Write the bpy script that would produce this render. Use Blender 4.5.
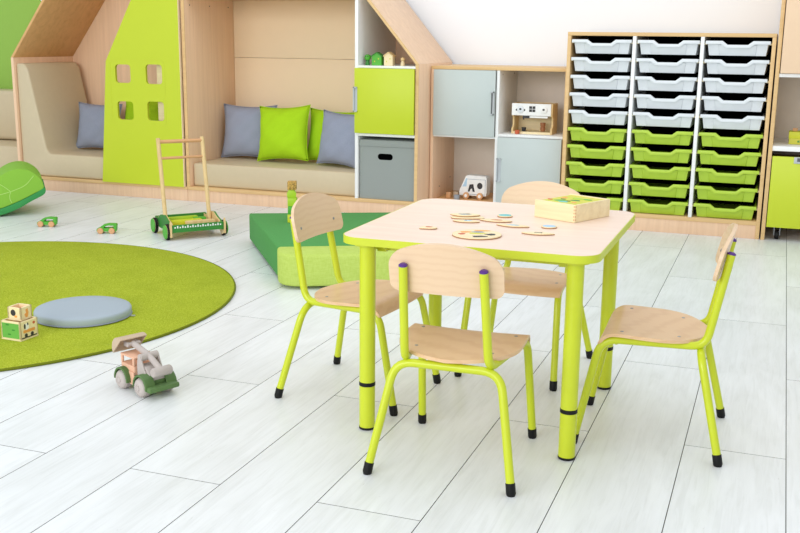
import bpy, bmesh, math, random
from math import sin, cos, pi, radians, sqrt
from mathutils import Vector, Matrix
from mathutils.geometry import tessellate_polygon

for o in list(bpy.data.objects):
    bpy.data.objects.remove(o, do_unlink=True)
scene = bpy.context.scene
COL = scene.collection
rnd = random.Random(7)

# ------------------------------------------------------------------ camera
F_PX, PITCH, YAW, ROLL, CAM_H = 1016.06, 0.221336, 0.353589, 0.0110192, 1.0
cy, sy, cp, sp = cos(YAW), sin(YAW), cos(PITCH), sin(PITCH)
fwd = Vector((-sy * cp, cy * cp, -sp))
rt = Vector((cy, sy, 0))
up = rt.cross(fwd)
r2 = rt * cos(ROLL) + up * sin(ROLL)
u2 = -rt * sin(ROLL) + up * cos(ROLL)
camd = bpy.data.cameras.new('camera')
cam = bpy.data.objects.new('camera', camd)
COL.objects.link(cam)
cam.matrix_world = Matrix(((r2.x, u2.x, -fwd.x, 0), (r2.y, u2.y, -fwd.y, 0), (r2.z, u2.z, -fwd.z, CAM_H), (0, 0, 0, 1)))
camd.sensor_width = 36
camd.lens = F_PX / 800 * 36
camd.clip_start = 0.05
scene.camera = cam

# ------------------------------------------------------------------ world, lights, exposure
w = bpy.data.worlds.new('world')
scene.world = w
w.use_nodes = True
w.node_tree.nodes['Background'].inputs['Color'].default_value = (0.93, 0.97, 1.0, 1)
w.node_tree.nodes['Background'].inputs['Strength'].default_value = 0.83


def area(name, loc, target, sx, sy_, power, color=(1, 1, 1)):
    d = bpy.data.lights.new(name, 'AREA')
    d.shape = 'RECTANGLE'
    d.size, d.size_y, d.energy, d.color = sx, sy_, power, color
    o = bpy.data.objects.new(name, d)
    COL.objects.link(o)
    o.location = loc
    o.rotation_euler = (Vector(target) - Vector(loc)).to_track_quat('-Z', 'Y').to_euler()
    return o


area('window_daylight', (-2.9, -2.6, 2.0), (-2.0, 4.0, 0.6), 5.6, 2.2, 205, (0.985, 0.99, 1.0))
area('ceiling_lamp_light', (-1.4, 3.6, 3.0), (-1.4, 3.6, 0), 4.2, 2.6, 36, (0.96, 0.98, 1.0))
scene.view_settings.view_transform = 'Standard'
scene.view_settings.look = 'None'
scene.view_settings.gamma = 1
scene.view_settings.use_curve_mapping = False
scene.view_settings.exposure = 0.0


# ------------------------------------------------------------------ materials
def lin(c):
    r = []
    for v in c[:3]:
        v = v / 255
        r.append(v / 12.92 if v <= 0.04045 else ((v + 0.055) / 1.055) ** 2.4)
    return (*r, 1)


MATS = {}


def base_mat(name, color, rough=0.5, spec=0.5):
    m = bpy.data.materials.new(name)
    m.use_nodes = True
    b = m.node_tree.nodes['Principled BSDF']
    b.inputs['Base Color'].default_value = lin(color)
    b.inputs['Roughness'].default_value = rough
    b.inputs['Specular IOR Level'].default_value = spec
    MATS[name] = m
    return m, m.node_tree, b


def N(t, kind, **kw):
    n = t.nodes.new(kind)
    for k, v in kw.items():
        if k in n.inputs:
            n.inputs[k].default_value = v
        else:
            setattr(n, k, v)
    return n


def coords(t, scale=(1, 1, 1), rot=(0, 0, 0), rand=False):
    tc = N(t, 'ShaderNodeTexCoord')
    mp = N(t, 'ShaderNodeMapping')
    mp.inputs['Scale'].default_value = scale
    mp.inputs['Rotation'].default_value = rot
    if rand:
        oi = N(t, 'ShaderNodeObjectInfo')
        ad = N(t, 'ShaderNodeVectorMath', operation='ADD')
        ml = N(t, 'ShaderNodeMath', operation='MULTIPLY')
        ml.inputs[1].default_value = 37.0
        t.links.new(oi.outputs['Random'], ml.inputs[0])
        t.links.new(tc.outputs['Object'], ad.inputs[0])
        t.links.new(ml.outputs[0], ad.inputs[1])
        t.links.new(ad.outputs[0], mp.inputs['Vector'])
    else:
        t.links.new(tc.outputs['Object'], mp.inputs['Vector'])
    return mp.outputs['Vector']


def ramp(t, fac, stops):
    r = N(t, 'ShaderNodeValToRGB')
    e = r.color_ramp.elements
    while len(e) < len(stops):
        e.new(0.5)
    for i, (p, c) in enumerate(stops):
        e[i].position = p
        e[i].color = lin(c) if max(c) > 1.001 else (*c, 1)
    t.links.new(fac, r.inputs['Fac'])
    return r.outputs['Color']


def bump(t, b, h, strength, dist=0.002):
    n = N(t, 'ShaderNodeBump')
    n.inputs['Strength'].default_value = strength
    n.inputs['Distance'].default_value = dist
    t.links.new(h, n.inputs['Height'])
    t.links.new(n.outputs['Normal'], b.inputs['Normal'])


def plain(name, c, rough=0.5, spec=0.5, var=0.03, scale=14):
    m, t, b = base_mat(name, c, rough, spec)
    n = N(t, 'ShaderNodeTexNoise', Scale=scale, Detail=3.0)
    t.links.new(coords(t), n.inputs['Vector'])
    lo = tuple(max(0, v * (1 - var)) for v in c)
    hi = tuple(min(255, v * (1 + var)) for v in c)
    t.links.new(ramp(t, n.outputs['Fac'], [(0.3, lo), (0.7, hi)]), b.inputs['Base Color'])
    return m


def wood(name, c1, c2, axis='z', freq=26, stretch=0.06, rough=0.45, rand=True, rot=(0, 0, 0)):
    m, t, b = base_mat(name, c1, rough, 0.35)
    s = {'x': (stretch, 1, 1), 'y': (1, stretch, 1), 'z': (1, 1, stretch)}[axis]
    v = coords(t, tuple(k * freq for k in s), rot, rand)
    n = N(t, 'ShaderNodeTexNoise', Scale=1.0, Detail=5.0, Roughness=0.6, Distortion=0.6)
    t.links.new(v, n.inputs['Vector'])
    t.links.new(ramp(t, n.outputs['Fac'], [(0.25, c2), (0.5, c1), (0.75, tuple(min(255, k * 1.04) for k in c1))]), b.inputs['Base Color'])
    return m


def plywood(name, c1, c2, rot=(0, 0, 0), rough=0.35):
    """chair plywood with arched growth-ring figure"""
    m, t, b = base_mat(name, c1, rough, 0.5)
    v = coords(t, (1, 1, 1), rot, True)
    wv = N(t, 'ShaderNodeTexWave', wave_type='RINGS', Scale=26.0, Distortion=3.0, Detail=1.5)
    wv.inputs['Detail Scale'].default_value = 1.2
    mp = N(t, 'ShaderNodeMapping')
    mp.inputs['Scale'].default_value = (1.0, 0.35, 0.8)
    t.links.new(v, mp.inputs['Vector'])
    t.links.new(mp.outputs['Vector'], wv.inputs['Vector'])
    n = N(t, 'ShaderNodeTexNoise', Scale=120.0, Detail=3.0)
    t.links.new(v, n.inputs['Vector'])
    mx = N(t, 'ShaderNodeMath', operation='MULTIPLY_ADD')
    mx.inputs[1].default_value = 0.35
    t.links.new(n.outputs['Fac'], mx.inputs[0])
    t.links.new(wv.outputs['Fac'], mx.inputs[2])
    t.links.new(ramp(t, mx.outputs[0], [(0.1, c2), (0.75, c1), (1.0, c1)]), b.inputs['Base Color'])
    return m


def fabric(name, c, scale=420, rough=0.9, var=0.06, strength=0.25):
    m, t, b = base_mat(name, c, rough, 0.2)
    v = coords(t)
    n = N(t, 'ShaderNodeTexNoise', Scale=scale, Detail=2.0)
    t.links.new(v, n.inputs['Vector'])
    lo = tuple(max(0, k * (1 - var)) for k in c)
    hi = tuple(min(255, k * (1 + var)) for k in c)
    t.links.new(ramp(t, n.outputs['Fac'], [(0.3, lo), (0.7, hi)]), b.inputs['Base Color'])
    bump(t, b, n.outputs['Fac'], strength, 0.001)
    return m


def melange(name, c1, c2):
    m, t, b = base_mat(name, c1, 0.9, 0.2)
    v = coords(t)
    a = N(t, 'ShaderNodeTexNoise', Scale=1.0, Detail=2.0)
    mp = N(t, 'ShaderNodeMapping')
    mp.inputs['Scale'].default_value = (260, 260, 40)
    t.links.new(v, mp.inputs['Vector'])
    t.links.new(mp.outputs['Vector'], a.inputs['Vector'])
    a2 = N(t, 'ShaderNodeTexNoise', Scale=1.0, Detail=2.0)
    mp2 = N(t, 'ShaderNodeMapping')
    mp2.inputs['Scale'].default_value = (40, 40, 260)
    t.links.new(v, mp2.inputs['Vector'])
    t.links.new(mp2.outputs['Vector'], a2.inputs['Vector'])
    ad = N(t, 'ShaderNodeMath', operation='ADD')
    t.links.new(a.outputs['Fac'], ad.inputs[0])
    t.links.new(a2.outputs['Fac'], ad.inputs[1])
    dv = N(t, 'ShaderNodeMath', operation='MULTIPLY')
    dv.inputs[1].default_value = 0.5
    t.links.new(ad.outputs[0], dv.inputs[0])
    t.links.new(ramp(t, dv.outputs[0], [(0.35, c2), (0.62, c1)]), b.inputs['Base Color'])
    bump(t, b, dv.outputs[0], 0.25, 0.001)
    return m


# floor laminate
m, t, b = base_mat('floor_laminate', (232, 235, 233), 0.34, 0.45)
v = coords(t, (1, 1, 1), (0, 0, 0), True)


def nz(scale3, detail=4.0, dist=0.0):
    mp = N(t, 'ShaderNodeMapping')
    mp.inputs['Scale'].default_value = scale3
    t.links.new(v, mp.inputs['Vector'])
    n = N(t, 'ShaderNodeTexNoise', Scale=1.0, Detail=detail, Roughness=0.62, Distortion=dist)
    t.links.new(mp.outputs['Vector'], n.inputs['Vector'])
    return n.outputs['Fac']


def mixmul(a, c, fac):
    mx = N(t, 'ShaderNodeMix', data_type='RGBA', blend_type='MULTIPLY')
    mx.inputs['Factor'].default_value = fac
    t.links.new(a, mx.inputs[6])
    t.links.new(c, mx.inputs[7])
    return mx.outputs[2]


streak = ramp(t, nz((75, 5, 75), 5.0, 0.8), [(0.32, (228, 231, 232)), (0.52, (236, 239, 241)), (0.75, (240, 243, 245))])
cloud = ramp(t, nz((7, 2.2, 7), 3.0, 0.6), [(0.3, (241, 241, 239)), (0.62, (255, 255, 255))])
scr = ramp(t, nz((130, 16, 130), 3.0, 1.6), [(0.71, (255, 255, 255)), (0.80, (206, 203, 197))])
col = mixmul(mixmul(streak, cloud, 0.8), scr, 0.75)
oi = N(t, 'ShaderNodeObjectInfo')
tone = ramp(t, oi.outputs['Random'], [(0.0, (0.97, 0.97, 0.965)), (1.0, (1, 1, 1))])
t.links.new(mixmul(col, tone, 1.0), b.inputs['Base Color'])
bump(t, b, nz((220, 18, 220), 3.0), 0.12, 0.001)
plain('floor_joint', (98, 96, 92), 0.9)

# rug
m, t, b = base_mat('rug_pile', (166, 180, 38), 1.0, 0.05)
v = coords(t)
n1 = N(t, 'ShaderNodeTexNoise', Scale=210.0, Detail=3.0, Roughness=0.7)
t.links.new(v, n1.inputs['Vector'])
n2 = N(t, 'ShaderNodeTexNoise', Scale=7.0, Detail=4.0)
t.links.new(v, n2.inputs['Vector'])
c1 = ramp(t, n1.outputs['Fac'], [(0.28, (136, 150, 26)), (0.5, (174, 187, 54)), (0.74, (204, 213, 86))])
c2 = ramp(t, n2.outputs['Fac'], [(0.3, (240, 242, 236)), (0.65, (255, 255, 255))])
t.links.new(mixmul(c1, c2, 0.9), b.inputs['Base Color'])
bump(t, b, n1.outputs['Fac'], 0.7, 0.006)
fabric('rug_binding', (108, 118, 22), 600)

plain('wall_paint', (245, 249, 255), 0.9, 0.2, 0.004, 3)
wood('beech', (241, 204, 170), (235, 195, 160), 'z', 34, 0.04)
wood('beech_pale', (238, 205, 174), (232, 196, 163), 'x', 30, 0.05)
wood('beech_horizontal', (231, 196, 163), (224, 186, 151), 'z', 60, 0.06)
wood('board_edge', (222, 186, 132), (212, 174, 120), 'x', 30, 0.05)
wood('roof_wood', (222, 174, 118), (210, 160, 104), 'x', 26, 0.07)
plywood('chair_ply', (226, 196, 161), (222, 190, 154))
plywood('chair_ply_seat', (226, 189, 147), (219, 179, 136), (0, 0, 0.4))
plain('ply_edge', (240, 214, 178), 0.5)
wood('tabletop_laminate', (242, 217, 198), (239, 212, 192), 'x', 24, 0.12, 0.38)
plain('lime_panel', (195, 210, 46), 0.42, 0.4, 0.003)
plain('lime_metal', (197, 209, 36), 0.3, 0.5, 0.01)
plain('lime_edge', (197, 209, 42), 0.4, 0.5, 0.01)
plain('lime_plastic', (178, 208, 62), 0.4, 0.5, 0.015)
plain('grey_plastic', (222, 227, 231), 0.4, 0.5, 0.01)
plain('white_laminate', (240, 241, 240), 0.45, 0.4, 0.008)
plain('cream_laminate', (240, 229, 216), 0.5, 0.3, 0.01)
plain('grey_laminate', (190, 200, 198), 0.42, 0.4, 0.004)
plain('tan_panel', (248, 224, 190), 0.65, 0.2, 0.003)
plain('tan_door', (236, 205, 172), 0.5, 0.3, 0.004)
plain('leatherette', (206, 190, 158), 0.45, 0.4, 0.006, 30)
fabric('grey_box_fabric', (150, 156, 152), 500, 0.9, 0.05)
fabric('grey_cotton', (150, 157, 176), 500)
fabric('lime_cotton', (170, 214, 34), 500)
fabric('leaf_green', (136, 188, 66), 700, 0.7, 0.02, 0.1)
fabric('leaf_vein', (190, 224, 130), 700)
fabric('deep_green', (62, 146, 80), 700, 0.75, 0.03, 0.12)
fabric('felt_green', (150, 190, 88), 300, 0.95, 0.06)
fabric('poof_green', (84, 150, 82), 480, 0.9, 0.05)
melange('poof_light_green', (190, 210, 108), (178, 200, 92))
fabric('cushion_blue_grey', (166, 178, 188), 700, 0.65, 0.02, 0.08)
plain('black_rubber', (10, 10, 10), 0.5, 0.3)
plain('interior_shade_black', (4, 4, 4), 1.0, 0.0)  # near-black colour standing in for the shade of deep interiors
plain('purple_plastic', (82, 38, 130), 0.4)
plain('steel', (150, 152, 156), 0.35)
plain('aluminium', (182, 188, 192), 0.4)
MATS['steel'].node_tree.nodes['Principled BSDF'].inputs['Metallic'].default_value = 0.6
wood('toy_wood', (226, 196, 142), (210, 176, 120), 'z', 60, 0.12)
wood('toy_wood_light', (240, 222, 178), (230, 208, 160), 'x', 50, 0.1)
plain('toy_green', (78, 172, 46), 0.5)
plain('toy_green_dark', (50, 130, 48), 0.5)
plain('toy_green_olive', (84, 116, 62), 0.6)
plain('toy_peach', (226, 178, 148), 0.6)
plain('toy_lilac_grey', (184, 174, 168), 0.6)
plain('toy_beige', (194, 172, 146), 0.6)
plain('toy_lime', (170, 206, 40), 0.5)
plain('toy_yellow', (206, 210, 40), 0.5)
plain('cork', (176, 140, 78), 0.9, 0.2, 0.3, 160)
plain('wheel_wood', (212, 160, 112), 0.5)
plain('toy_white', (240, 240, 238), 0.5)
plain('print_dark', (52, 50, 52), 0.6)
plain('print_teal', (120, 196, 194), 0.6)
plain('print_blue', (176, 208, 230), 0.6)
plain('print_orange', (236, 160, 80), 0.6)
plain('print_red', (204, 100, 62), 0.6)
plain('print_green', (104, 176, 74), 0.6)
plain('print_yellow', (208, 206, 72), 0.6)
plain('print_grey', (150, 158, 168), 0.6)
plain('brown_wood', (166, 108, 70), 0.5)
plain('caster_grey', (90, 92, 96), 0.5)


# ------------------------------------------------------------------ mesh builder
class MB:
    def __init__(self):
        self.v, self.f = [], []

    def add(self, vs, fs, mx=None):
        o = len(self.v)
        for p in vs:
            p = Vector(p)
            self.v.append(mx @ p if mx else p)
        self.f += [tuple(i + o for i in f) for f in fs]
        return self

    def box(self, x0, x1, y0, y1, z0, z1, mx=None):
        vs = [(x, y, z) for z in (z0, z1) for y in (y0, y1) for x in (x0, x1)]
        return self.add(vs, [(0, 2, 3, 1), (4, 5, 7, 6), (0, 1, 5, 4), (2, 6, 7, 3), (0, 4, 6, 2), (1, 3, 7, 5)], mx)

    @staticmethod
    def _p(axis, a, b, c):
        return {'x': (c, a, b), 'y': (a, c, b), 'z': (a, b, c)}[axis]

    def prism(self, poly, axis, a0, a1, holes=(), mx=None):
        """polygon in the plane normal to axis, extruded from a0 to a1"""
        loops = [list(poly)] + [list(h) for h in holes]
        flat = [p for l in loops for p in l]
        n = len(flat)
        vs = [self._p(axis, p[0], p[1], a0) for p in flat] + [self._p(axis, p[0], p[1], a1) for p in flat]
        if holes:
            tri = tessellate_polygon([[Vector((p[0], p[1], 0)) for p in l] for l in loops])
            fs = [tuple(q) for q in tri] + [tuple(i + n for i in reversed(q)) for q in tri]
        else:
            fs = [tuple(range(n)), tuple(range(2 * n - 1, n - 1, -1))]
        o = 0
        for l in loops:
            k = len(l)
            for i in range(k):
                j = (i + 1) % k
                fs.append((o + i, o + j, n + o + j, n + o + i))
            o += k
        return self.add(vs, fs, mx)

    def tube(self, pts, r, seg=12, cap=True, mx=None):
        pts = [Vector(p) for p in pts]
        rs = r if isinstance(r, (list, tuple)) else [r] * len(pts)
        tang = []
        for i in range(len(pts)):
            a = pts[max(0, i - 1)]
            c = pts[min(len(pts) - 1, i + 1)]
            tang.append((c - a).normalized())
        ref = Vector((0, 0, 1)) if abs(tang[0].z) < 0.9 else Vector((1, 0, 0))
        nx = tang[0].cross(ref).normalized()
        vs, fs = [], []
        for i, p in enumerate(pts):
            nx = (nx - tang[i] * nx.dot(tang[i])).normalized()
            ny = tang[i].cross(nx)
            for k in range(seg):
                a = 2 * pi * k / seg
                vs.append(p + (nx * cos(a) + ny * sin(a)) * rs[i])
        for i in range(len(pts) - 1):
            for k in range(seg):
                k2 = (k + 1) % seg
                fs.append((i * seg + k, i * seg + k2, (i + 1) * seg + k2, (i + 1) * seg + k))
        if cap:
            fs.append(tuple(range(seg - 1, -1, -1)))
            fs.append(tuple((len(pts) - 1) * seg + k for k in range(seg)))
        return self.add(vs, fs, mx)

    def lathe(self, prof, seg=20, mx=None):
        """prof: list of (radius, z) from bottom to top; closed at both ends"""
        vs, fs = [], []
        for r, z in prof:
            for k in range(seg):
                a = 2 * pi * k / seg
                vs.append((r * cos(a), r * sin(a), z))
        n = len(prof)
        for i in range(n - 1):
            for k in range(seg):
                k2 = (k + 1) % seg
                fs.append((i * seg + k, i * seg + k2, (i + 1) * seg + k2, (i + 1) * seg + k))
        fs.append(tuple(range(seg - 1, -1, -1)))
        fs.append(tuple((n - 1) * seg + k for k in range(seg)))
        return self.add(vs, fs, mx)

    def sheet(self, fn, nu, nv, thick, mx=None):
        """fn(i,j) -> (point, normal); closed slab of the given thickness below the surface"""
        vs, fs = [], []
        for s in (0, 1):
            for j in range(nv + 1):
                for i in range(nu + 1):
                    p, n = fn(i / nu, j / nv)
                    vs.append(Vector(p) - Vector(n) * (thick * s))
        W = nu + 1
        K = W * (nv + 1)
        for j in range(nv):
            for i in range(nu):
                a = j * W + i
                fs.append((a, a + 1, a + W + 1, a + W))
                fs.append((K + a, K + a + W, K + a + W + 1, K + a + 1))
        rim = [i for i in range(W)] + [j * W + nu for j in range(1, nv + 1)] + [nv * W + i for i in range(nu - 1, -1, -1)] + [j * W for j in range(nv - 1, 0, -1)]
        for q in range(len(rim)):
            a, c = rim[q], rim[(q + 1) % len(rim)]
            fs.append((a, K + a, K + c, c))
        return self.add(vs, fs, mx)

    def build(self, name, mat, parent=None, off=(0, 0, 0), bevel=0, segs=2, angle=35, merge=False):
        off = Vector(off)
        me = bpy.data.meshes.new(name)
        me.from_pydata([p - off for p in self.v], [], self.f)
        bm = bmesh.new()
        bm.from_mesh(me)
        if merge:
            bmesh.ops.remove_doubles(bm, verts=bm.verts, dist=1e-5)
        bmesh.ops.recalc_face_normals(bm, faces=bm.faces)
        if bevel:
            es = [e for e in bm.edges if len(e.link_faces) == 2 and e.calc_face_angle(0) > radians(40)]
            bmesh.ops.bevel(bm, geom=es, offset=bevel, segments=segs, profile=0.5, affect='EDGES', clamp_overlap=True)
        bm.to_mesh(me)
        bm.free()
        me.shade_smooth()
        me.set_sharp_from_angle(angle=radians(angle))
        me.materials.append(MATS[mat])
        o = bpy.data.objects.new(name, me)
        COL.objects.link(o)
        if parent:
            o.parent = parent
        return o


def tag(o, label, cat, group=None):
    o['label'], o['category'] = label, cat
    if group:
        o['group'] = group
    return o


def thing(name, label, cat, loc=(0, 0, 0), rz=0, group=None):
    o = bpy.data.objects.new(name, None)
    o.empty_display_size = 0.05
    COL.objects.link(o)
    o.location = loc
    o.rotation_euler = (0, 0, rz)
    return tag(o, label, cat, group)


def struct(o):
    o['kind'] = 'structure'
    return o


def copy_tree(o, parent=None):
    c = o.copy()
    COL.objects.link(c)
    if parent:
        c.parent = parent
    for ch in list(o.children):
        copy_tree(ch, c)
    return c


def dup_part(o, parent, loc=None):
    c = o.copy()
    COL.objects.link(c)
    c.parent = parent
    if loc:
        c.location = loc
    return c


def fillet(pts, radii, n=7):
    """round the corners of a polyline"""
    pts = [Vector(p) for p in pts]
    out = [pts[0]]
    for i in range(1, len(pts) - 1):
        a, p, c = pts[i - 1], pts[i], pts[i + 1]
        d1, d2 = (a - p).normalized(), (c - p).normalized()
        r = radii[i - 1]
        t1, t2 = p + d1 * r, p + d2 * r
        for k in range(n + 1):
            s = k / n
            out.append(t1 * (1 - s) ** 2 + p * 2 * s * (1 - s) + t2 * s ** 2)
    out.append(pts[-1])
    return out


def rrect(x0, x1, y0, y1, r, n=5):
    out = []
    for cx, cy_, a0 in ((x1 - r, y0 + r, -90), (x1 - r, y1 - r, 0), (x0 + r, y1 - r, 90), (x0 + r, y0 + r, 180)):
        for k in range(n + 1):
            a = radians(a0 + 90 * k / n)
            out.append((cx + r * cos(a), cy_ + r * sin(a)))
    return out


def ell(cx, cy_, rx, ry, n=24, wob=0, seed=0):
    g = random.Random(seed)
    ph = [g.random() * 6.28 for _ in range(3)]
    return [(cx + rx * cos(2 * pi * k / n) * (1 + wob * sin(3 * 2 * pi * k / n + ph[0])),
             cy_ + ry * sin(2 * pi * k / n) * (1 + wob * sin(2 * 2 * pi * k / n + ph[1]))) for k in range(n)]


def rot(ax, a, loc=(0, 0, 0)):
    return Matrix.Translation(loc) @ Matrix.Rotation(a, 4, ax)


# ------------------------------------------------------------------ floor, wall
floor = struct(MB().box(-8.2, 2.6, -0.6, 6.05, -0.06, -0.004).build('floor', 'floor_joint'))
PW, PL, X0 = 0.2425, 1.285, -1.3685
plank_meshes = {}
for c in range(-26, 15):
    x = X0 + c * PW
    yseam = 1.88 if (c % 2 == 0) else 2.52
    for k in range(-2, 4):
        y0, y1 = yseam + k * PL, yseam + (k + 1) * PL
        y0, y1 = max(y0, -0.55), min(y1, 6.045)
        if y1 - y0 < 0.05 or x > 2.4 or x < -8.1:
            continue
        key = round(y1 - y0, 3)
        if key not in plank_meshes:
            o = MB().box(-PW / 2 + 0.0010, PW / 2 - 0.0010, 0.0010, key - 0.0010, -0.012, 0).build('plank', 'floor_laminate', floor)
            o.data.materials.append(MATS['floor_joint'])      # dark painted groove on the plank's edges
            for pg in o.data.polygons:
                pg.material_index = 0 if pg.normal.z > 0.5 else 1
            plank_meshes[key] = o.data
        else:
            o = bpy.data.objects.new('plank', plank_meshes[key])
            COL.objects.link(o)
            o.parent = floor
        o.location = (x + PW / 2, y0, 0)
struct(MB().box(-8.2, 2.6, 6.05, 6.2, -0.06, 3.1).build('wall_back', 'wall_paint'))

# ------------------------------------------------------------------ house-shaped furniture, left half
YF, YB = 5.385, 6.0
SL, SR = 1.30, 1.18
XL = -4.675
APX = (0.86 + SR * -1.89 - 0.85 + SL * XL) / (SL + SR)
APZ = 0.85 + SL * (APX - XL)
XS = -3.396


def roofL(x):
    return 0.85 + SL * (x - XL)


def roofR(x):
    return 0.86 + SR * (-1.89 - x)


o1 = (-4.02, 5.69, 0)
h1 = thing('playhouse_nook', 'left half of the house-shaped wooden nook with a lime window panel', 'play nook', o1)
MB().box(XL, XS - 0.001, YF + 0.006, YB, 0, 0.07).build('plinth', 'beech_horizontal', h1, o1, 0.001)
MB().box(XL, XS - 0.001, YF, YB, 0.07, 0.09).build('base_board', 'board_edge', h1, o1, 0.0015)
MB().box(XL, XL + 0.02, YF, YB, 0.09, 0.85).build('side_wall', 'beech', h1, o1, 0.001)
MB().prism([(XL, 0.85), (XL + 0.02, 0.85), (XS, roofL(XS - 0.022)), (XS, roofL(XS))], 'y', YF, YB).build('roof_panel', 'roof_wood', h1, o1, 0.001)
MB().prism([(XL + 0.02, 0.09), (XS - 0.001, 0.09), (XS - 0.001, roofL(XS - 0.022)), (XL + 0.02, 0.85)], 'y', 5.984, 6.0).build('back_panel', 'beech', h1, o1)
wins = [rrect(-3.868, -3.758, 0.711, 0.822, 0.02), rrect(-3.648, -3.532, 0.709, 0.826, 0.02),
        rrect(-3.863, -3.748, 0.486, 0.598, 0.02), rrect(-3.646, -3.528, 0.487, 0.603, 0.02)]
xr = -3.406
MB().prism([(-4.004, 0.088), (xr, 0.088), (xr, 0.84 + (xr + 3.934) * 1.8), (-3.934, 0.84)], 'y', YF - 0.018, YF, wins).build('front_panel', 'lime_panel', h1, o1, angle=30)
MB().box(xr + 0.0002, xr + 0.0035, YF - 0.018, YF, 0.09, 1.78).build('panel_edge', 'ply_edge', h1, o1)
rr_o = rrect(-3.905, -3.512, 0.455, 0.855, 0.035)
rr_i = rrect(-3.902, -3.515, 0.458, 0.852, 0.033)
MB().prism(rr_o, 'y', YF - 0.0188, YF - 0.0178, [rr_i]).build('window_surround', 'lime_edge', h1, o1)
MB().box(-3.60, -3.43, YF + 0.03, YF + 0.05, 0.09, 1.7).build('inner_batten', 'toy_wood_light', h1, o1)

# right half
o2 = (-2.64, 5.69, 0)
h2 = thing('bench_nook', 'right half of the house-shaped wooden nook with bench niche and shelf column', 'play nook', o2)
MB().box(XS + 0.001, -1.89, YF + 0.006, YB, 0, 0.07).build('plinth', 'beech_horizontal', h2, o2, 0.001)
MB().box(XS + 0.001, -1.89, YF, YB, 0.07, 0.09).build('base_board', 'board_edge', h2, o2, 0.0015)
MB().box(-3.395, -3.375, YF + 0.004, YB, 0.09, roofL(-3.40) - 0.05).build('partition', 'beech', h2, o2, 0.001)
MB().box(-3.3952, -3.3748, YF, YF + 0.004, 0.09, roofL(-3.40) - 0.05).build('partition_edge', 'board_edge', h2, o2)
for i in range(3):
    MB().lathe([(0.004, 0), (0.004, 0.001)], 10, rot('Y', pi / 2, (-3.375, 5.45 + 0.23 * i, 1.178))).build('screw', 'print_dark', h2, o2)
MB().prism([(-1.89, 0.86), (APX, APZ), (XS + 0.001, roofL(XS + 0.001)), (XS + 0.001, roofL(XS + 0.001) - 0.026), (APX, APZ - 0.032), (-1.91, 0.86)], 'y', YF + 0.003, YB).build('roof_panel', 'beech_pale', h2, o2, 0.001)
MB().prism([(-1.89, 0.86), (APX, APZ), (APX, APZ - 0.032), (-1.91, 0.86)], 'y', YF, YF + 0.003).build('roof_edge', 'board_edge', h2, o2)
MB().box(-3.375, -2.272, 5.975, 6.0, 0.09, 0.8635).build('back_panel', 'tan_panel', h2, o2, 0.002)
MB().box(-3.375, -2.272, 5.975, 6.0, 0.865, 1.225).build('back_panel', 'tan_panel', h2, o2, 0.002)
MB().box(-3.375, -2.272, YF + 0.02, 6.0, 1.225, 1.245).build('upper_shelf', 'roof_wood', h2, o2, 0.001)
MB().box(-2.272, -2.253, YF, 6.0, 0.09, roofR(-2.253) - 0.04).build('divider', 'white_laminate', h2, o2, 0.001)
MB().box(-2.253, -1.909, YF, 5.985, 0.833, 0.846).build('shelf', 'white_laminate', h2, o2, 0.001)
MB().box(-2.253, -1.909, YF, 5.985, 0.452, 0.467).build('shelf', 'white_laminate', h2, o2, 0.001)
MB().prism([(-2.253, 0.09), (-1.909, 0.09), (-1.909, 0.86), (-2.253, roofR(-2.253) - 0.04)], 'y', 5.985, 6.0).build('back_panel', 'beech', h2, o2)
MB().box(-1.909, -1.89, YF + 0.003, YB, 0.09, 0.86).build('end_wall', 'beech', h2, o2, 0.001)
MB().box(-1.909, -1.89, YF, YF + 0.003, 0.09, 0.86).build('end_wall_edge', 'board_edge', h2, o2)
d = MB().box(-2.268, -1.911, YF - 0.018, YF - 0.001, 0.469, 0.832).build('door', 'lime_panel', h2, o2, 0.0015)


def bar_handle(parent, x0, x1, z0, z1, y, off):
    hb = MB()
    hb.box(x0, x0 + 0.006, y - 0.012, y, z0, z1)
    hb.box(x0, x1, y - 0.012, y, z0, z0 + 0.006)
    hb.box(x0, x1, y - 0.012, y, z1 - 0.006, z1)
    hb.box(x0, x1, y - 0.0015, y, z0, z1)
    return hb.build('handle', 'aluminium', parent, off)


bar_handle(d, -2.272, -2.25, 0.588, 0.728, YF - 0.018, o2)

# upholstery in the left nook
lp = [(XL + 0.024, 0.092), (XS - 0.008, 0.092), (XS - 0.008, 0.240)]
for k in range(5):                      # soft inner corner between seat and back
    a = k / 4
    lp.append((-4.405 * (1 - a) ** 2 - 4.448 * 2 * a * (1 - a) - 4.455 * a * a, 0.240 * (1 - a) ** 2 + 0.240 * 2 * a * (1 - a) + 0.280 * a * a))
lp += [(-4.562, 0.775), (-4.590, 0.815), (XL + 0.024, 0.815)]
c = MB().prism(lp, 'y', 5.40, 5.93).build('corner_cushion', 'leatherette', None, (-4.02, 5.69, 0.091), 0.013, 3)
c.location = (-4.02, 5.69, 0.0905)
tag(c, 'L-shaped beige leatherette seat and backrest cushion in the lime-panel nook', 'cushion')
c = MB().box(-3.372, -2.275, 5.425, 5.972, 0.091, 0.232).build('bench_cushion', 'leatherette', None, (-2.83, 5.69, 0.091), 0.013, 3)
c.location = (-2.83, 5.69, 0.091)
tag(c, 'long beige leatherette bench cushion in the open niche', 'cushion')


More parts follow.
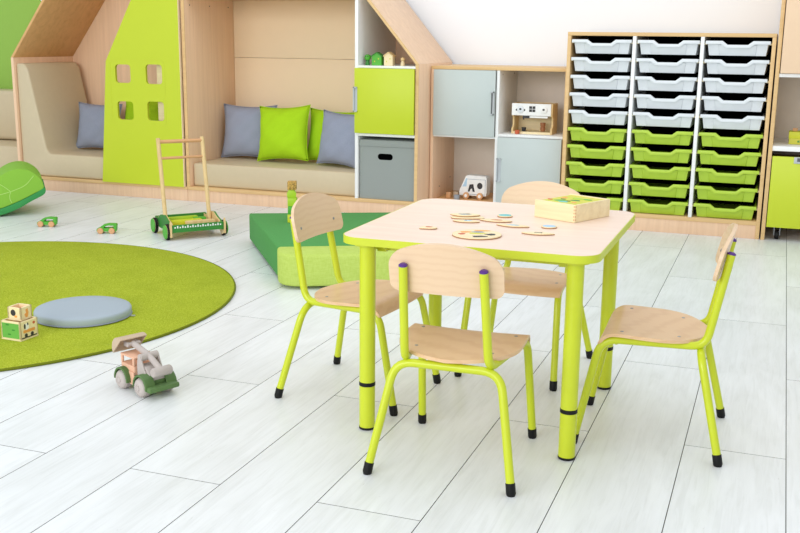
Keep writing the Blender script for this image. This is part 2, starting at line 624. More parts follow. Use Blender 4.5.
# ------------------------------------------------------------------ pillows
def pillow(name, label, mat, loc, wd, ht, th, rx, rz, roll=0, seed=1):
    g = random.Random(seed)
    ph = [g.random() * 6.28 for _ in range(6)]
    n = 22
    vs, fs = [], []
    for s in (1, -1):
        for j in range(n + 1):
            for i in range(n + 1):
                u, v_ = 2 * i / n - 1, 2 * j / n - 1
                pin = 1 - 0.105 * (1 - abs(u) ** 2.0) * abs(v_) ** 3
                pin2 = 1 - 0.105 * (1 - abs(v_) ** 2.0) * abs(u) ** 3
                h = (max(0, 1 - abs(u) ** 2.6) ** 0.6) * (max(0, 1 - abs(v_) ** 2.6) ** 0.6)
                wr = 0.07 * sin(5 * u + ph[0] + 2 * v_) * sin(4 * v_ + ph[1]) + 0.045 * sin(9 * (u - v_) + ph[2]) + 0.05 * abs(u) ** 2 * sin(16 * v_ + ph[3]) + 0.05 * abs(v_) ** 2 * sin(15 * u + ph[4])
                vs.append((u * wd / 2 * pin2, -s * th / 2 * h * (1 + wr), v_ * ht / 2 * pin))
    W = n + 1
    K = W * W
    for j in range(n):
        for i in range(n):
            a = j * W + i
            fs.append((a, a + 1, a + W + 1, a + W))
            fs.append((K + a, K + a + W, K + a + W + 1, K + a + 1))
    mb = MB()
    mb.add(vs, fs)
    rootm = thing(name, label, 'pillow', (0, 0, 0))
    o = mb.build('cover', mat, rootm, merge=True, angle=180)
    mxr = Matrix.Rotation(rz, 4, 'Z') @ Matrix.Rotation(rx, 4, 'X') @ Matrix.Rotation(roll, 4, 'Y')
    me = o.data
    me.transform(mxr)
    zmin = min(q.co.z for q in me.vertices)
    me.transform(Matrix.Translation((0, 0, -zmin)))
    rim = []
    # piped seam running round the edge
    for k in range(4 * n):
        e = k // n
        f_ = 2 * (k % n) / n - 1
        u, v_ = [(f_, -1), (1, f_), (-f_, 1), (-1, -f_)][e]
        pin = 1 - 0.105 * (1 - abs(u) ** 2.0) * abs(v_) ** 3
        pin2 = 1 - 0.105 * (1 - abs(v_) ** 2.0) * abs(u) ** 3
        rim.append(mxr @ Vector((u * wd / 2 * pin2, 0, v_ * ht / 2 * pin)) - Vector((0, 0, zmin)))
    MB().tube(rim + [rim[0]], 0.0022, 6, False).build('seam', mat, rootm)
    rootm.location = loc
    return rootm


pillow('pillow', 'blue-grey pillow against the partition, leftmost on the bench', 'grey_cotton', (-3.182, 5.80, 0.234), 0.37, 0.345, 0.13, -0.17, 0.08, 0.0, 1)
pillow('pillow', 'lime pillow standing fully in view in the middle of the bench', 'lime_cotton', (-2.885, 5.70, 0.234), 0.37, 0.345, 0.14, -0.20, -0.10, -0.06, 2)
pillow('pillow', 'lime pillow half hidden behind the right-hand grey pillow', 'lime_cotton', (-2.575, 5.79, 0.234), 0.38, 0.33, 0.12, -0.22, 0.0, 0.03, 3)
pillow('pillow', 'blue-grey pillow at the bench end beside the white shelf panel', 'grey_cotton', (-2.470, 5.64, 0.234), 0.33, 0.33, 0.12, -0.18, -0.28, 0.03, 4)
pillow('pillow', 'blue-grey pillow inside the left nook beside the lime panel', 'grey_cotton', (-4.300, 5.755, 0.240), 0.32, 0.315, 0.12, -0.22, 0.15, 0.02, 5)
pillow('pillow', 'green pillow seen through the lower windows of the lime panel', 'lime_cotton', (-3.985, 5.855, 0.240), 0.40, 0.36, 0.13, -0.25, -0.05, 0.0, 6)

# ------------------------------------------------------------------ fabric storage box
ob = (-2.08, 5.66, 0.091)
sb = thing('storage_box', 'grey fabric storage box with lid under the small lime door', 'storage box', ob)
hole = rrect(-2.137, -2.045, 0.318, 0.354, 0.0175, 6)
MB().prism(rrect(-2.246, -1.915, 0.091, 0.40, 0.002, 1), 'y', 5.402, 5.406, [hole]).build('front_face', 'grey_box_fabric', sb, ob)
MB().box(-2.246, -1.915, 5.407, 5.92, 0.091, 0.40).build('body', 'grey_box_fabric', sb, ob, 0.002)
MB().prism(hole, 'y', 5.4062, 5.4068).build('handle_hole_shade', 'interior_shade_black', sb, ob)  # black plate paints the dark inside seen through the hand hole
MB().box(-2.249, -1.912, 5.397, 5.925, 0.393, 0.43).build('lid', 'grey_box_fabric', sb, ob, 0.003)

# ------------------------------------------------------------------ grey door cabinet
oc = (-1.49, 5.80, 0)
YC = 5.59
gc = thing('door_cabinet', 'low beech cabinet with two pale grey doors and two open cubbies', 'cabinet', oc)
MB().box(-1.886, -1.868, YC, 6.02, 0, 0.829).build('side_panel', 'beech', gc, oc, 0.001)
MB().box(-1.115, -1.097, YC, 6.02, 0, 0.829).build('side_panel', 'board_edge', gc, oc, 0.001)
MB().box(-1.886, -1.097, YC - 0.002, 6.02, 0.829, 0.847).build('top', 'board_edge', gc, oc, 0.0015)
MB().box(-1.868, -1.115, YC + 0.02, 6.0, 0, 0.06).build('plinth', 'beech_horizontal', gc, oc)
MB().box(-1.868, -1.115, YC + 0.002, 6.0, 0.06, 0.078).build('bottom_board', 'roof_wood', gc, oc, 0.001)
MB().box(-1.500, -1.483, YC + 0.001, 6.005, 0.078, 0.829).build('divider', 'white_laminate', gc, oc, 0.001)
MB().box(-1.868, -1.500, YC + 0.003, 6.005, 0.447, 0.460).build('shelf', 'white_laminate', gc, oc, 0.001)
MB().box(-1.483, -1.115, YC + 0.003, 6.005, 0.461, 0.476).build('shelf', 'white_laminate', gc, oc, 0.001)
MB().box(-1.868, -1.500, 6.005, 6.02, 0.06, 0.829).build('back_panel', 'cream_laminate', gc, oc)
MB().box(-1.483, -1.115, 6.005, 6.02, 0.06, 0.829).build('back_panel', 'cream_laminate', gc, oc)
d = MB().box(-1.866, -1.503, YC - 0.016, YC, 0.458, 0.828).build('door', 'grey_laminate', gc, oc, 0.0015)
d2 = MB().box(-1.481, -1.117, YC - 0.016, YC, 0.082, 0.460).build('door', 'grey_laminate', gc, oc, 0.0015)
hb = MB()
hb.box(-1.512, -1.506, YC - 0.028, YC - 0.016, 0.582, 0.712)
hb.box(-1.528, -1.506, YC - 0.028, YC - 0.016, 0.582, 0.588)
hb.box(-1.528, -1.506, YC - 0.028, YC - 0.016, 0.706, 0.712)
hb.build('handle', 'aluminium', d, oc)
MB().box(-1.524, -1.513, YC - 0.0168, YC - 0.016, 0.590, 0.704).build('handle_slot_shade', 'caster_grey', d, oc)  # flat dark strip paints the shadow gap inside the handle
bar_handle(d2, -1.480, -1.456, 0.21, 0.342, YC - 0.016, oc)
for (x, z) in ((-1.868, 0.14), (-1.868, 0.17)):
    MB().lathe([(0.004, 0), (0.004, 0.001)], 10, rot('Y', pi / 2, (x, 5.72 if z < 0.15 else 5.93, z))).build('screw', 'print_dark', gc, oc)
for yy in (5.66, 5.92):
    MB().lathe([(0.004, 0), (0.004, 0.001)], 10, rot('Y', pi / 2, (-1.483, yy, 0.805))).build('screw', 'caster_grey', gc, oc)

# ------------------------------------------------------------------ tray cabinet and trays
YT = 5.50
ot = (-0.57, 5.76, 0)
tc = thing('tray_cabinet', 'tall beech cabinet with three columns of plastic trays', 'cabinet', ot)
MB().box(-1.094, -1.075, YT, 6.02, 0, 1.022).build('side_panel', 'board_edge', tc, ot, 0.001)
MB().box(-0.068, -0.049, YT, 6.02, 0, 1.022).build('side_panel', 'board_edge', tc, ot, 0.001)
MB().box(-1.094, -0.049, YT - 0.001, 6.02, 1.022, 1.041).build('top', 'board_edge', tc, ot, 0.0015)
MB().box(-1.075, -0.068, YT, 6.0, 0.071, 0.092).build('bottom_board', 'board_edge', tc, ot, 0.001)
MB().box(-1.075, -0.068, YT + 0.004, 6.0, 0.0, 0.071).build('plinth', 'beech_horizontal', tc, ot, 0.001)
MB().box(-0.752, -0.734, YT - 0.002, 6.0, 0.092, 1.022).build('divider', 'white_laminate', tc, ot, 0.001)
MB().box(-0.411, -0.393, YT - 0.002, 6.0, 0.092, 1.022).build('divider', 'white_laminate', tc, ot, 0.001)
MB().box(-1.075, -0.068, 6.0, 6.02, 0.0, 1.022).build('back_panel', 'interior_shade_black', tc, ot)  # back panel coloured near-black to paint the shade behind the trays
col_x = [(-1.075, -0.752), (-0.734, -0.411), (-0.393, -0.068)]
runner = None


def tray(label, mat, group):
    root = thing('storage_tray', label, 'tray', group=group)
    # tub: z=0 is the rim top, y=0 the front
    W_, B_, H_ = 0.1475, 0.1375, 0.0735
    fx = [-1, -0.5, -0.33, 0.33, 0.5, 1]
    drop = [0, 0, 0.019, 0.019, 0, 0]

    def loop(wf, yf, yb, z, dz):
        pts = [(k * wf, yf, z - (dr if dz else 0)) for k, dr in zip(fx, drop)]
        zb_ = z - (0.050 if dz else 0)  # rear edge lowered so the near-black back panel darkens the gaps
        return pts + [(wf, yb, zb_), (-wf, yb, zb_)]
    L = [loop(B_, 0.016, 0.40, -H_, 0), loop(W_, 0.004, 0.42, -0.006, 1), loop(W_ - 0.004, 0.008, 0.416, -0.006, 1), loop(B_ - 0.004, 0.020, 0.396, -H_ + 0.004, 0)]
    vs = [p for l in L for p in l]
    n = 8
    fs = [tuple(range(n - 1, -1, -1)), tuple(3 * n + k for k in range(n))]
    for i in range(3):
        for k in range(n):
            fs.append((i * n + k, i * n + (k + 1) % n, (i + 1) * n + (k + 1) % n, (i + 1) * n + k))
    MB().add(vs, fs).build('tub', mat, root, bevel=0.0012, segs=1)
    # rim with the dipped handle
    prof = [(-0.1565, 0), (-0.074, 0), (-0.049, -0.019), (0.049, -0.019), (0.074, 0), (0.1565, 0)]
    lo = [(0.1565, -0.0175), (0.081, -0.0175), (0.056, -0.0365), (-0.056, -0.0365), (-0.081, -0.0175), (-0.1565, -0.0175)]
    mb = MB().prism(prof + lo, 'y', -0.014, 0.006)
    for s in (-1, 1):
        mb.box(s * 0.150 - 0.006, s * 0.150 + 0.006, 0.006, 0.40, -0.010, -0.004)
    mb.build('rim', mat, root, bevel=0.003, segs=2)
    # raised centre of the front
    fr = MB()
    zt_, zb = -0.020, -H_ + 0.001

    def fy(z):
        return 0.004 + (z + 0.006) / (-H_ + 0.006) * 0.012
    a = [(-0.094, fy(zt_), zt_), (0.094, fy(zt_), zt_), (0.088, fy(zb), zb), (-0.088, fy(zb), zb)]
    bq = [(p[0] * 0.97, p[1] - 0.006, p[2]) for p in a]
    fr.add(a + bq, [(0, 1, 2, 3), (7, 6, 5, 4), (0, 4, 5, 1), (1, 5, 6, 2), (2, 6, 7, 3), (3, 7, 4, 0)])
    fr.build('front_panel', mat, root, bevel=0.001, segs=1)
    return root


ordn = ['top', 'second', 'third', 'fourth', 'fifth', 'sixth', 'seventh', 'eighth', 'ninth', 'bottom']
colw = ['left', 'middle', 'right']
protos = {}
for ci, (xa, xb) in enumerate(col_x):
    cx = (xa + xb) / 2
    for r in range(10):
        kind = 'grey' if r < 5 else 'lime'
        zt = 1.003 - 0.0928 * r
        where = {0: 'top row', 9: 'bottom row'}.get(r, ordn[r] + ' row from the top')
        lab = f'{"pale grey" if kind == "grey" else "lime green"} plastic tray, {where} of the {colw[ci]} column'
        if kind not in protos:
            o = tray(lab, kind + '_plastic', 'trays in the tall cabinet')
            protos[kind] = o
        else:
            o = copy_tree(protos[kind])
            o['label'] = lab
        o.location = (cx + rnd.uniform(-0.0012, 0.0012), YT + 0.012 + rnd.uniform(-0.003, 0.003), zt)
        for xx in (xa, xb - 0.012):
            if runner is None:
                runner = MB().box(0, 0.012, 0, 0.4, -0.020, -0.0105).build('runner', 'toy_wood_light', tc)
                ro = runner
            else:
                ro = dup_part(runner, tc)
            ro.location = (xx - ot[0], YT + 0.0195 - ot[1], zt)

# ------------------------------------------------------------------ tall cabinet at the right edge
oa = (0.27, 5.76, 0)
ta = thing('tall_cabinet', 'tall beech cabinet with tan door above an open shelf at the right edge', 'cabinet', oa)
MB().box(-0.041, -0.022, YT - 0.004, 6.02, 0, 1.75).build('side_panel', 'board_edge', ta, oa, 0.001)
MB().box(0.555, 0.574, YT - 0.004, 6.02, 0, 1.75).build('side_panel', 'board_edge', ta, oa, 0.001)
MB().box(-0.041, 0.574, YT - 0.004, 6.02, 1.75, 1.77).build('top', 'board_edge', ta, oa, 0.001)
MB().box(-0.018, 0.552, YT - 0.018, YT, 0.848, 1.745).build('door', 'tan_door', ta, oa, 0.0015)
MB().box(-0.022, 0.555, YT, 6.0, 0.829, 0.846).build('shelf', 'white_laminate', ta, oa, 0.001)
MB().box(-0.022, 0.555, YT, 6.0, 0.461, 0.485).build('shelf', 'white_laminate', ta, oa, 0.001)
MB().box(-0.022, 0.555, 6.0, 6.02, 0.0, 1.75).build('back_panel', 'cream_laminate', ta, oa)
for i in range(1):
    xs = -0.018
    rb = thing('rolling_box', 'lime rolling box on castors under the open shelf', 'storage box', (xs + 0.28, 5.72, 0))
    oo = (xs + 0.28, 5.72, 0)
    MB().box(xs, xs + 0.563, YT - 0.004, YT + 0.014, 0.069, 0.434).build('front', 'lime_panel', rb, oo, 0.0015)
    MB().box(xs + 0.012, xs + 0.551, YT + 0.014, 5.94, 0.085, 0.40).build('body', 'beech_horizontal', rb, oo, 0.001)
    pm = MB().box(xs + 0.103, xs + 0.21, YT - 0.007, YT - 0.004, 0.402, 0.4345).build('handle_plate', 'aluminium', rb, oo, 0.001)
    MB().box(xs + 0.118, xs + 0.195, YT - 0.0076, YT - 0.007, 0.412, 0.430).build('handle_slot_shade', 'caster_grey', pm, oo)  # grey strip on the plate, painted as the shaded grip opening
    for (x, y) in ((xs + 0.054, YT + 0.05), (xs + 0.51, YT + 0.05), (xs + 0.065, 5.88), (xs + 0.50, 5.88)):
        wl = MB().lathe([(0.021, -0.011), (0.0255, -0.007), (0.0255, 0.007), (0.021, 0.011)], 18, rot('Y', pi / 2, (x, y, 0.0255))).build('castor_wheel', 'black_rubber', rb, oo)
        cb = MB()
        cb.box(x - 0.016, x - 0.012, y - 0.012, y + 0.012, 0.02, 0.08)
        cb.box(x + 0.012, x + 0.016, y - 0.012, y + 0.012, 0.02, 0.08)
        cb.box(x - 0.016, x + 0.016, y - 0.014, y + 0.014, 0.078, 0.085)
        cb.build('castor_fork', 'steel', wl, oo)
bx = thing('game_box', 'yellow carton standing on the white shelf beside the right picture edge', 'box', (0.115, 5.68, 0.486))
MB().box(-0.062, 0.08, -0.05, 0.06, 0, 0.030).build('carton_base', 'print_yellow', bx, bevel=0.001)
MB().box(-0.064, 0.082, -0.052, 0.062, 0.030, 0.063).build('carton_lid', 'toy_yellow', bx, bevel=0.001)
pt = MB()
for k in range(7):
    pt.box(-0.02 + k * 0.011, -0.013 + k * 0.011, -0.0508, -0.05, 0.010, 0.020 + (k % 3) * 0.003)
pt.build('printed_strip', 'toy_green_dark', bx)
bl = MB().box(0.0, 0.05, -0.03, 0.03, 0, 0.048).build('toy_block', 'toy_green', bevel=0.002)
bl.location = (0.135, 5.68, 0.5491)
tag(bl, 'green block lying on top of the yellow carton', 'block')
bl = MB().box(-0.012, 0.012, -0.012, 0.012, 0, 0.016).build('toy_block', 'wheel_wood', bevel=0.002)
bl.location = (0.08, 5.69, 0.5491)
tag(bl, 'tiny orange-brown block on the left of the yellow carton', 'block')

# ------------------------------------------------------------------ far left: sofa and round felt panel
wp = MB().lathe([(0.645, 0), (0.65, 0.004), (0.65, 0.022), (0.642, 0.026)], 72, rot('X', pi / 2, (-5.40, 6.049, 0.76))).build('wall_disc', 'felt_green', None, (-5.40, 6.05, 0.76), angle=50)
wp.location = (-5.40, 6.05, 0.76)
tag(wp, 'large round green felt panel on the wall behind the sofa', 'wall panel')
os_ = (-5.30, 5.75, 0)
sf = thing('low_sofa', 'beige leatherette sofa beside the left wall of the wooden nook', 'sofa', os_)
MB().box(-5.90, -4.70, 5.50, 6.02, 0.0, 0.10).build('base', 'leatherette', sf, os_, 0.01)
MB().box(-5.90, -4.70, 5.49, 5.86, 0.102, 0.262).build('seat', 'leatherette', sf, os_, 0.02, 3)
MB().box(-5.90, -4.70, 5.80, 6.02, 0.264, 0.61).build('back_cushion', 'leatherette', sf, os_, 0.03, 3)

# ------------------------------------------------------------------ rug, round floor cushion
RC, RR = (-2.920, 3.022), 1.040
rug = thing('round_rug', 'round lime-green carpet rug at the left', 'rug', (RC[0], RC[1], 0))
MB().lathe([(RR - 0.012, 0.0), (RR - 0.006, 0.002), (RR - 0.006, 0.008), (RR - 0.012, 0.0105), (RR * 0.6, 0.011), (0.01, 0.011)], 128).build('pile', 'rug_pile', rug)
ringp = [(RR - 0.004 + 0.0, 0.0), (RR, 0.002), (RR, 0.006), (RR - 0.004, 0.009)]
tp = [(RC[0] * 0 + (RR - 0.004) * cos(2 * pi * k / 128), (RR - 0.004) * sin(2 * pi * k / 128), 0.0048) for k in range(129)]
MB().tube(tp, 0.0046, 6, False).build('binding', 'rug_binding', rug)
dc = (-2.292, 2.920, 0.011)
fc = thing('floor_cushion', 'round blue-grey flat floor cushion lying on the rug', 'cushion', dc)
MB().lathe([(0.160, 0.001), (0.167, 0.004), (0.169, 0.010), (0.169, 0.024), (0.166, 0.030), (0.160, 0.0325), (0.10, 0.0335), (0.01, 0.034)], 64).build('cover', 'cushion_blue_grey', fc, angle=60)
tp = [(0.1685 * cos(2 * pi * k / 72), 0.1685 * sin(2 * pi * k / 72), 0.005) for k in range(73)]
MB().tube(tp, 0.0025, 6, False).build('zip_seam', 'grey_cotton', fc)
MB().box(0.168, 0.186, -0.004, 0.004, 0.001, 0.004, rot('Z', 0.35)).build('zip_pull', 'aluminium', fc)

# ------------------------------------------------------------------ modular poof (dark + light green)
PA = radians(28)
du = Vector((cos(PA), sin(PA), 0))
dn = Vector((-sin(PA), cos(PA), 0))
P0 = Vector((-1.925, 3.728, 0))
mxp = Matrix.Translation(P0) @ Matrix.Rotation(PA, 4, 'Z')
pf = thing('foam_seat', 'dark green foam floor seat behind the left chair', 'foam seat', P0, PA)
wpts = [(-1.926, 3.728), (-1.272, 4.076), (-1.70, 4.76), (-2.426, 4.402)]
inv = mxp.inverted()
MB().prism([tuple((inv @ Vector((a, q, 0)))[:2]) for a, q in wpts], 'z', 0.012, 0.145).build('block', 'poof_green', pf, bevel=0.010, segs=3)
fb = MB()
for (x, y) in ((0.08, 0.08), (0.66, 0.08), (0.0, 0.70), (0.58, 0.70)):
    fb.lathe([(0.02, 0), (0.02, 0.012)], 12, Matrix.Translation((x, y, 0)))
fb.build('glide', 'black_rubber', pf)
pl = thing('foam_seat', 'light green melange foam floor seat in front of the dark green one', 'foam seat', P0, PA)
out = [(0.0, -0.003), (0.0, -0.07)]
for k in range(7):
    a = radians(180 + 15 * k)
    out.append((0.09 + 0.09 * cos(a), -0.10 + 0.09 * sin(a)))
out += [(0.66, -0.19), (0.74, -0.10), (0.74, -0.003)]
MB().prism(out, 'z', 0.012, 0.145).build('block', 'poof_light_green', pl, bevel=0.014, segs=3, angle=45)
fb = MB()
for (x, y) in ((0.12, -0.08), (0.62, -0.08)):
    fb.lathe([(0.018, 0), (0.018, 0.012)], 12, Matrix.Translation((x, y, 0)))
fb.build('glide', 'black_rubber', pl)

# block tower on the dark foam seat
tb = [('toy_yellow', 'yellow-green block at the bottom of the block tower'), ('toy_green', 'green block second from the bottom of the block tower'),
      ('toy_lime', 'lime block in the middle of the block tower'), ('toy_lime', 'rounded lime block just under the cork block'), ('cork', 'cork block on top of the block tower')]
for i, (mt, lab) in enumerate(tb):
    mb = MB()
    if i == 3:
        mb.prism([(-0.02, 0), (0.02, 0), (0.022, 0.02), (0.012, 0.038), (-0.012, 0.038), (-0.022, 0.02)], 'y', -0.02, 0.02)
    else:
        mb.box(-0.0205, 0.0205, -0.0205, 0.0205, 0, 0.0385)
    o = mb.build('toy_block', mt, bevel=0.002)
    o.location = (-2.118 + [0, 0.001, 0.002, -0.002, 0.001][i], 4.262, 0.1455 + 0.0388 * i)
    o.rotation_euler = (0, 0, 0.35 + [0, 0.06, -0.05, 0.1, 0.02][i])
    tag(o, lab, 'block', 'blocks stacked on the dark green foam seat')

# ------------------------------------------------------------------ leaf rocker at the left edge
LR = math.atan2(0.659, 0.752)
lf = thing('leaf_rocker', 'leaf-shaped green foam rocker tilted up at the left edge', 'rocker', (-4.030, 4.475, 0.0), LR)
lf.scale = (1.0, 1.0, 1.03)
# local x runs across the picture, y away from it; the leaf profile is extruded in depth


def smooth_loop(pts, n=5):
    """closed Catmull-Rom loop"""
    out = []
    m_ = len(pts)
    for i in range(m_):
        p0, p1, p2, p3 = [Vector(pts[(i + q) % m_]) for q in (-1, 0, 1, 2)]
        for k in range(n):
            t_ = k / n
            out.append(tuple(0.5 * ((2 * p1) + (p2 - p0) * t_ + (2 * p0 - 5 * p1 + 4 * p2 - p3) * t_ ** 2 + (3 * p1 - p0 - 3 * p2 + p3) * t_ ** 3)))
    return out


top_p = smooth_loop([(0.235, 0.150), (0.215, 0.205), (0.165, 0.245), (0.105, 0.256), (0.04, 0.238), (-0.04, 0.185), (-0.14, 0.118), (-0.26, 0.075), (-0.37, 0.060), (-0.40, 0.045), (-0.36, 0.034), (-0.24, 0.026), (-0.10, 0.030), (0.0, 0.046), (0.10, 0.082), (0.19, 0.124)])
MB().prism(top_p, 'y', 0.0, 0.40).build('leaf_cushion', 'leaf_green', lf, bevel=0.014, segs=3, angle=60)
bot_p = smooth_loop([(0.238, 0.149), (0.243, 0.128), (0.225, 0.108), (0.17, 0.082), (0.09, 0.040), (0.0, 0.010), (-0.10, 0.0), (-0.24, 0.002), (-0.38, 0.026), (-0.40, 0.043), (-0.36, 0.032), (-0.24, 0.0245), (-0.10, 0.0285), (0.0, 0.0445), (0.10, 0.0805), (0.19, 0.1225)])
MB().prism(bot_p, 'y', -0.004, 0.404).build('rocker_base', 'deep_green', lf, bevel=0.003, segs=2, angle=60)


def vein(pts):
    q = fillet([(a, -0.0005, z_) for a, z_ in pts], [0.03] * (len(pts) - 2), 6)
    MB().tube(q, 0.0016, 6).build('vein', 'leaf_vein', lf)


vein([(0.185, 0.218), (0.14, 0.165), (0.06, 0.135), (-0.06, 0.105), (-0.30, 0.055)])
vein([(0.06, 0.135), (0.045, 0.10), (0.062, 0.075)])
vein([(0.06, 0.135), (0.02, 0.17), (-0.02, 0.190)])
vein([(-0.08, 0.10), (-0.09, 0.075), (-0.06, 0.05)])
vein([(-0.08, 0.10), (-0.13, 0.105), (-0.16, 0.110)])

# ------------------------------------------------------------------ activity table
TX, TY, TZ, THX, THY, TT = -0.687, 2.622, 0.5165, 0.325, 0.343, 0.0195
tb_ = thing('activity_table', 'square child-height table with pale beech top and lime edge', 'table', (TX, TY, 0))
inner = rrect(-THX + 0.002, THX - 0.002, -THY + 0.002, THY - 0.002, 0.055, 9)
outer = rrect(-THX, THX, -THY, THY, 0.057, 9)
MB().prism(inner, 'z', TZ - TT, TZ).build('tabletop', 'tabletop_laminate', tb_, bevel=0.001, segs=1)
MB().prism(outer, 'z', TZ - TT, TZ - 0.0006, [inner]).build('edge_band', 'lime_edge', tb_)
LO, LOY = 0.2635, 0.2765
for (sx, sy2) in ((-1, -1), (1, -1), (-1, 1), (1, 1)):
    mx = Matrix.Translation((sx * LO + 0.005, sy2 * LOY - 0.020, 0))
    lg = MB().lathe([(0.0205, 0.130), (0.0205, TZ - TT)], 28, mx).lathe([(0.0205, 0.007), (0.0205, 0.119)], 28, mx).build('leg', 'lime_metal', tb_)
    MB().lathe([(0.0195, 0.119), (0.0212, 0.120), (0.0212, 0.129), (0.0195, 0.130)], 28, mx).build('ring', 'black_rubber', lg)
    MB().lathe([(0.019, 0.0), (0.0212, 0.002), (0.0212, 0.007)], 28, mx).build('foot_cap', 'black_rubber', lg)
    MB().lathe([(0.034, TZ - TT - 0.006), (0.034, TZ - TT - 0.0001)], 24, mx).build('mounting_plate', 'lime_metal', lg)
ap = MB()
for (a, q) in ((-1, 0), (1, 0), (0, -1), (0, 1)):
    if q == 0:
        ap.box(a * (LO - 0.03) - 0.012, a * (LO - 0.03) + 0.012, -LO, LO, TZ - 0.047, TZ - TT - 0.0004)
    else:
        ap.box(-LO, LO, q * (LO - 0.03) - 0.012, q * (LO - 0.03) + 0.012, TZ - 0.0465, TZ - TT - 0.0004)
ap.build('under_frame', 'lime_metal', tb_)


# ------------------------------------------------------------------ chairs
def make_chair(label):
    root = thing('school_chair', label, 'chair', group='children\'s chairs around the table')
    TR = 0.0101

    def up_y(z):
        return -0.122 - 0.225 * (z - 0.3)
    for s in (-1, 1):
        path = fillet([(s * 0.148, 0.174, 0.020), (s * 0.136, 0.122, 0.279), (s * 0.100, -0.126, 0.2735), (s * 0.0925, up_y(0.505), 0.505)], [0.045, 0.036])
        MB().tube(path, TR, 14).build('side_tube', 'lime_metal', root)
        d3 = (Vector(path[-1]) - Vector(path[-2])).normalized()
        e = Vector(path[-1])
        MB().tube([e, e + d3 * 0.003, e + d3 * 0.006], [TR * 1.04, TR * 1.0, TR * 0.6], 14).build('end_cap', 'purple_plastic', root)
        f0, f1 = Vector(path[0]), Vector(path[1])
        dd = (f1 - f0).normalized()
        fb_ = f0 - dd * 0.012
        MB().tube([(fb_.x, fb_.y, 0.0), (fb_.x, fb_.y, 0.005), f0 + dd * 0.008], [0.0098, 0.0114, 0.0112], 14).build('foot_cap', 'black_rubber', root)
    bow = [(-0.170, -0.174, 0.020), (-0.126, -0.116, 0.264), (0.126, -0.116, 0.264), (0.170, -0.174, 0.020)]
    path = fillet(bow, [0.045, 0.045])
    MB().tube(path, TR, 14).build('rear_leg_tube', 'lime_metal', root)
    for i, j in ((0, 1), (-1, -2)):
        f0, f1 = Vector(path[i]), Vector(path[j])
        dd = (f1 - f0).normalized()
        fb_ = f0 - dd * 0.012
        MB().tube([(fb_.x, fb_.y, 0.0), (fb_.x, fb_.y, 0.005), f0 + dd * 0.008], [0.0098, 0.0114, 0.0112], 14).build('foot_cap', 'black_rubber', root)

    # cross bar under the seat front
    MB().tube([(-0.13, 0.085, 0.272), (0.13, 0.085, 0.272)], 0.007, 10).build('cross_bar', 'lime_metal', root)
    # seat: straight waterfall front, rounded rear

    def seat_fn(u, v_):
        # v from rear to front along the developed length
        Lr, Lf = -0.133, 0.152
        y = Lr + (Lf - Lr) * v_
        if y < 0.01:
            q = min(1.0, (0.01 - y) / 0.143)
            hw = 0.149 * (1 - q ** 2.5) ** 0.62
        else:
            hw = 0.149 - 0.008 * ((y - 0.01) / 0.145) ** 2
        hw = max(hw, 0.004)
        x = (2 * u - 1) * hw
        z = 0.2905 + 0.008 * min(1, max(0, (y + 0.13) / 0.2)) - 0.004 * (1 - (x / 0.155) ** 2)
        yy = y
        n = Vector((0, 0, 1))
        bend = 0.087
        if y > bend:
            R = 0.045
            a = min((y - bend) / R, 1.25)
            yy = bend + R * sin(a)
            z -= R * (1 - cos(a))
            n = Vector((0, sin(a), cos(a)))
        return (x, yy, z), n
    MB().sheet(seat_fn, 14, 30, 0.0085).build('seat', 'chair_ply_seat', root, angle=50)
    for (x, y) in ((-0.118, 0.074), (0.118, 0.074), (-0.092, -0.062), (0.092, -0.062)):
        (p, n) = seat_fn(0.5 + x / 0.149 / 2, (y + 0.133) / 0.285)
        MB().lathe([(0.0045, -0.001), (0.0045, 0.0006), (0.003, 0.0012)], 10, Matrix.Translation((x, y, p[2]))).build('screw', 'steel', root)

    # backrest
    BW = 0.1315

    def top_z(x):
        a = abs(x)
        e = max(0, a - (BW - 0.026))
        return 0.563 - 0.036 * (a / BW) ** 2 - (0.026 - sqrt(max(0, 0.026 ** 2 - e * e)))

    def bot_z(x):
        e = max(0, abs(x) - (BW - 0.020))
        return 0.443 + (0.020 - sqrt(max(0, 0.020 ** 2 - e * e)))

    def back_fn(u, v_):
        x = BW * sin((2 * u - 1) * pi / 2)   # ease the ends so the rounding is sampled
        z = bot_z(x) + (top_z(x) - bot_z(x)) * v_
        y = up_y(z) + 0.0195 + 0.85 * (x * x - 0.0935 ** 2)
        return (x, y, z), Vector((-1.7 * x, 1, 0.225)).normalized()
    MB().sheet(back_fn, 28, 8, 0.0085).build('backrest', 'chair_ply', root, angle=50)
    for s in (-1, 1):
        z = 0.478
        y = up_y(z) + 0.0195
        MB().lathe([(0.0042, -0.001), (0.0042, 0.0008), (0.003, 0.0014)], 10, rot('X', -pi / 2 + 0.27, (s * 0.0935, y, z))).build('screw', 'steel', root)
    return root


chair = make_chair('child chair nearest the camera, its back turned to us')
chair.location = (-0.670, 2.243, 0)
chair.rotation_euler = (0, 0, radians(1.6))
for loc, a, lab in (((-0.251, 2.581, 0), 92.0, 'child chair at the right side of the table, seen from the side'),
                    ((-1.076, 2.602, 0), -95.0, 'child chair at the left side of the table before the foam seats'),
                    ((-0.690, 2.985, 0), 176.5, 'child chair on the far side of the table behind the wooden box')):
    c = copy_tree(chair)
    c.location = loc
    c.rotation_euler = (0, 0, radians(a))
    c['label'] = lab

# ------------------------------------------------------------------ wooden game box on the table
A = Vector((-0.4955, 2.700, 0))
ang = math.atan2(2.806 - 2.748, -0.626 + 0.501)
gx = thing('wooden_box', 'pale wooden game box with a printed yellow-green lid on the table', 'box', (A.x, A.y, TZ), ang)
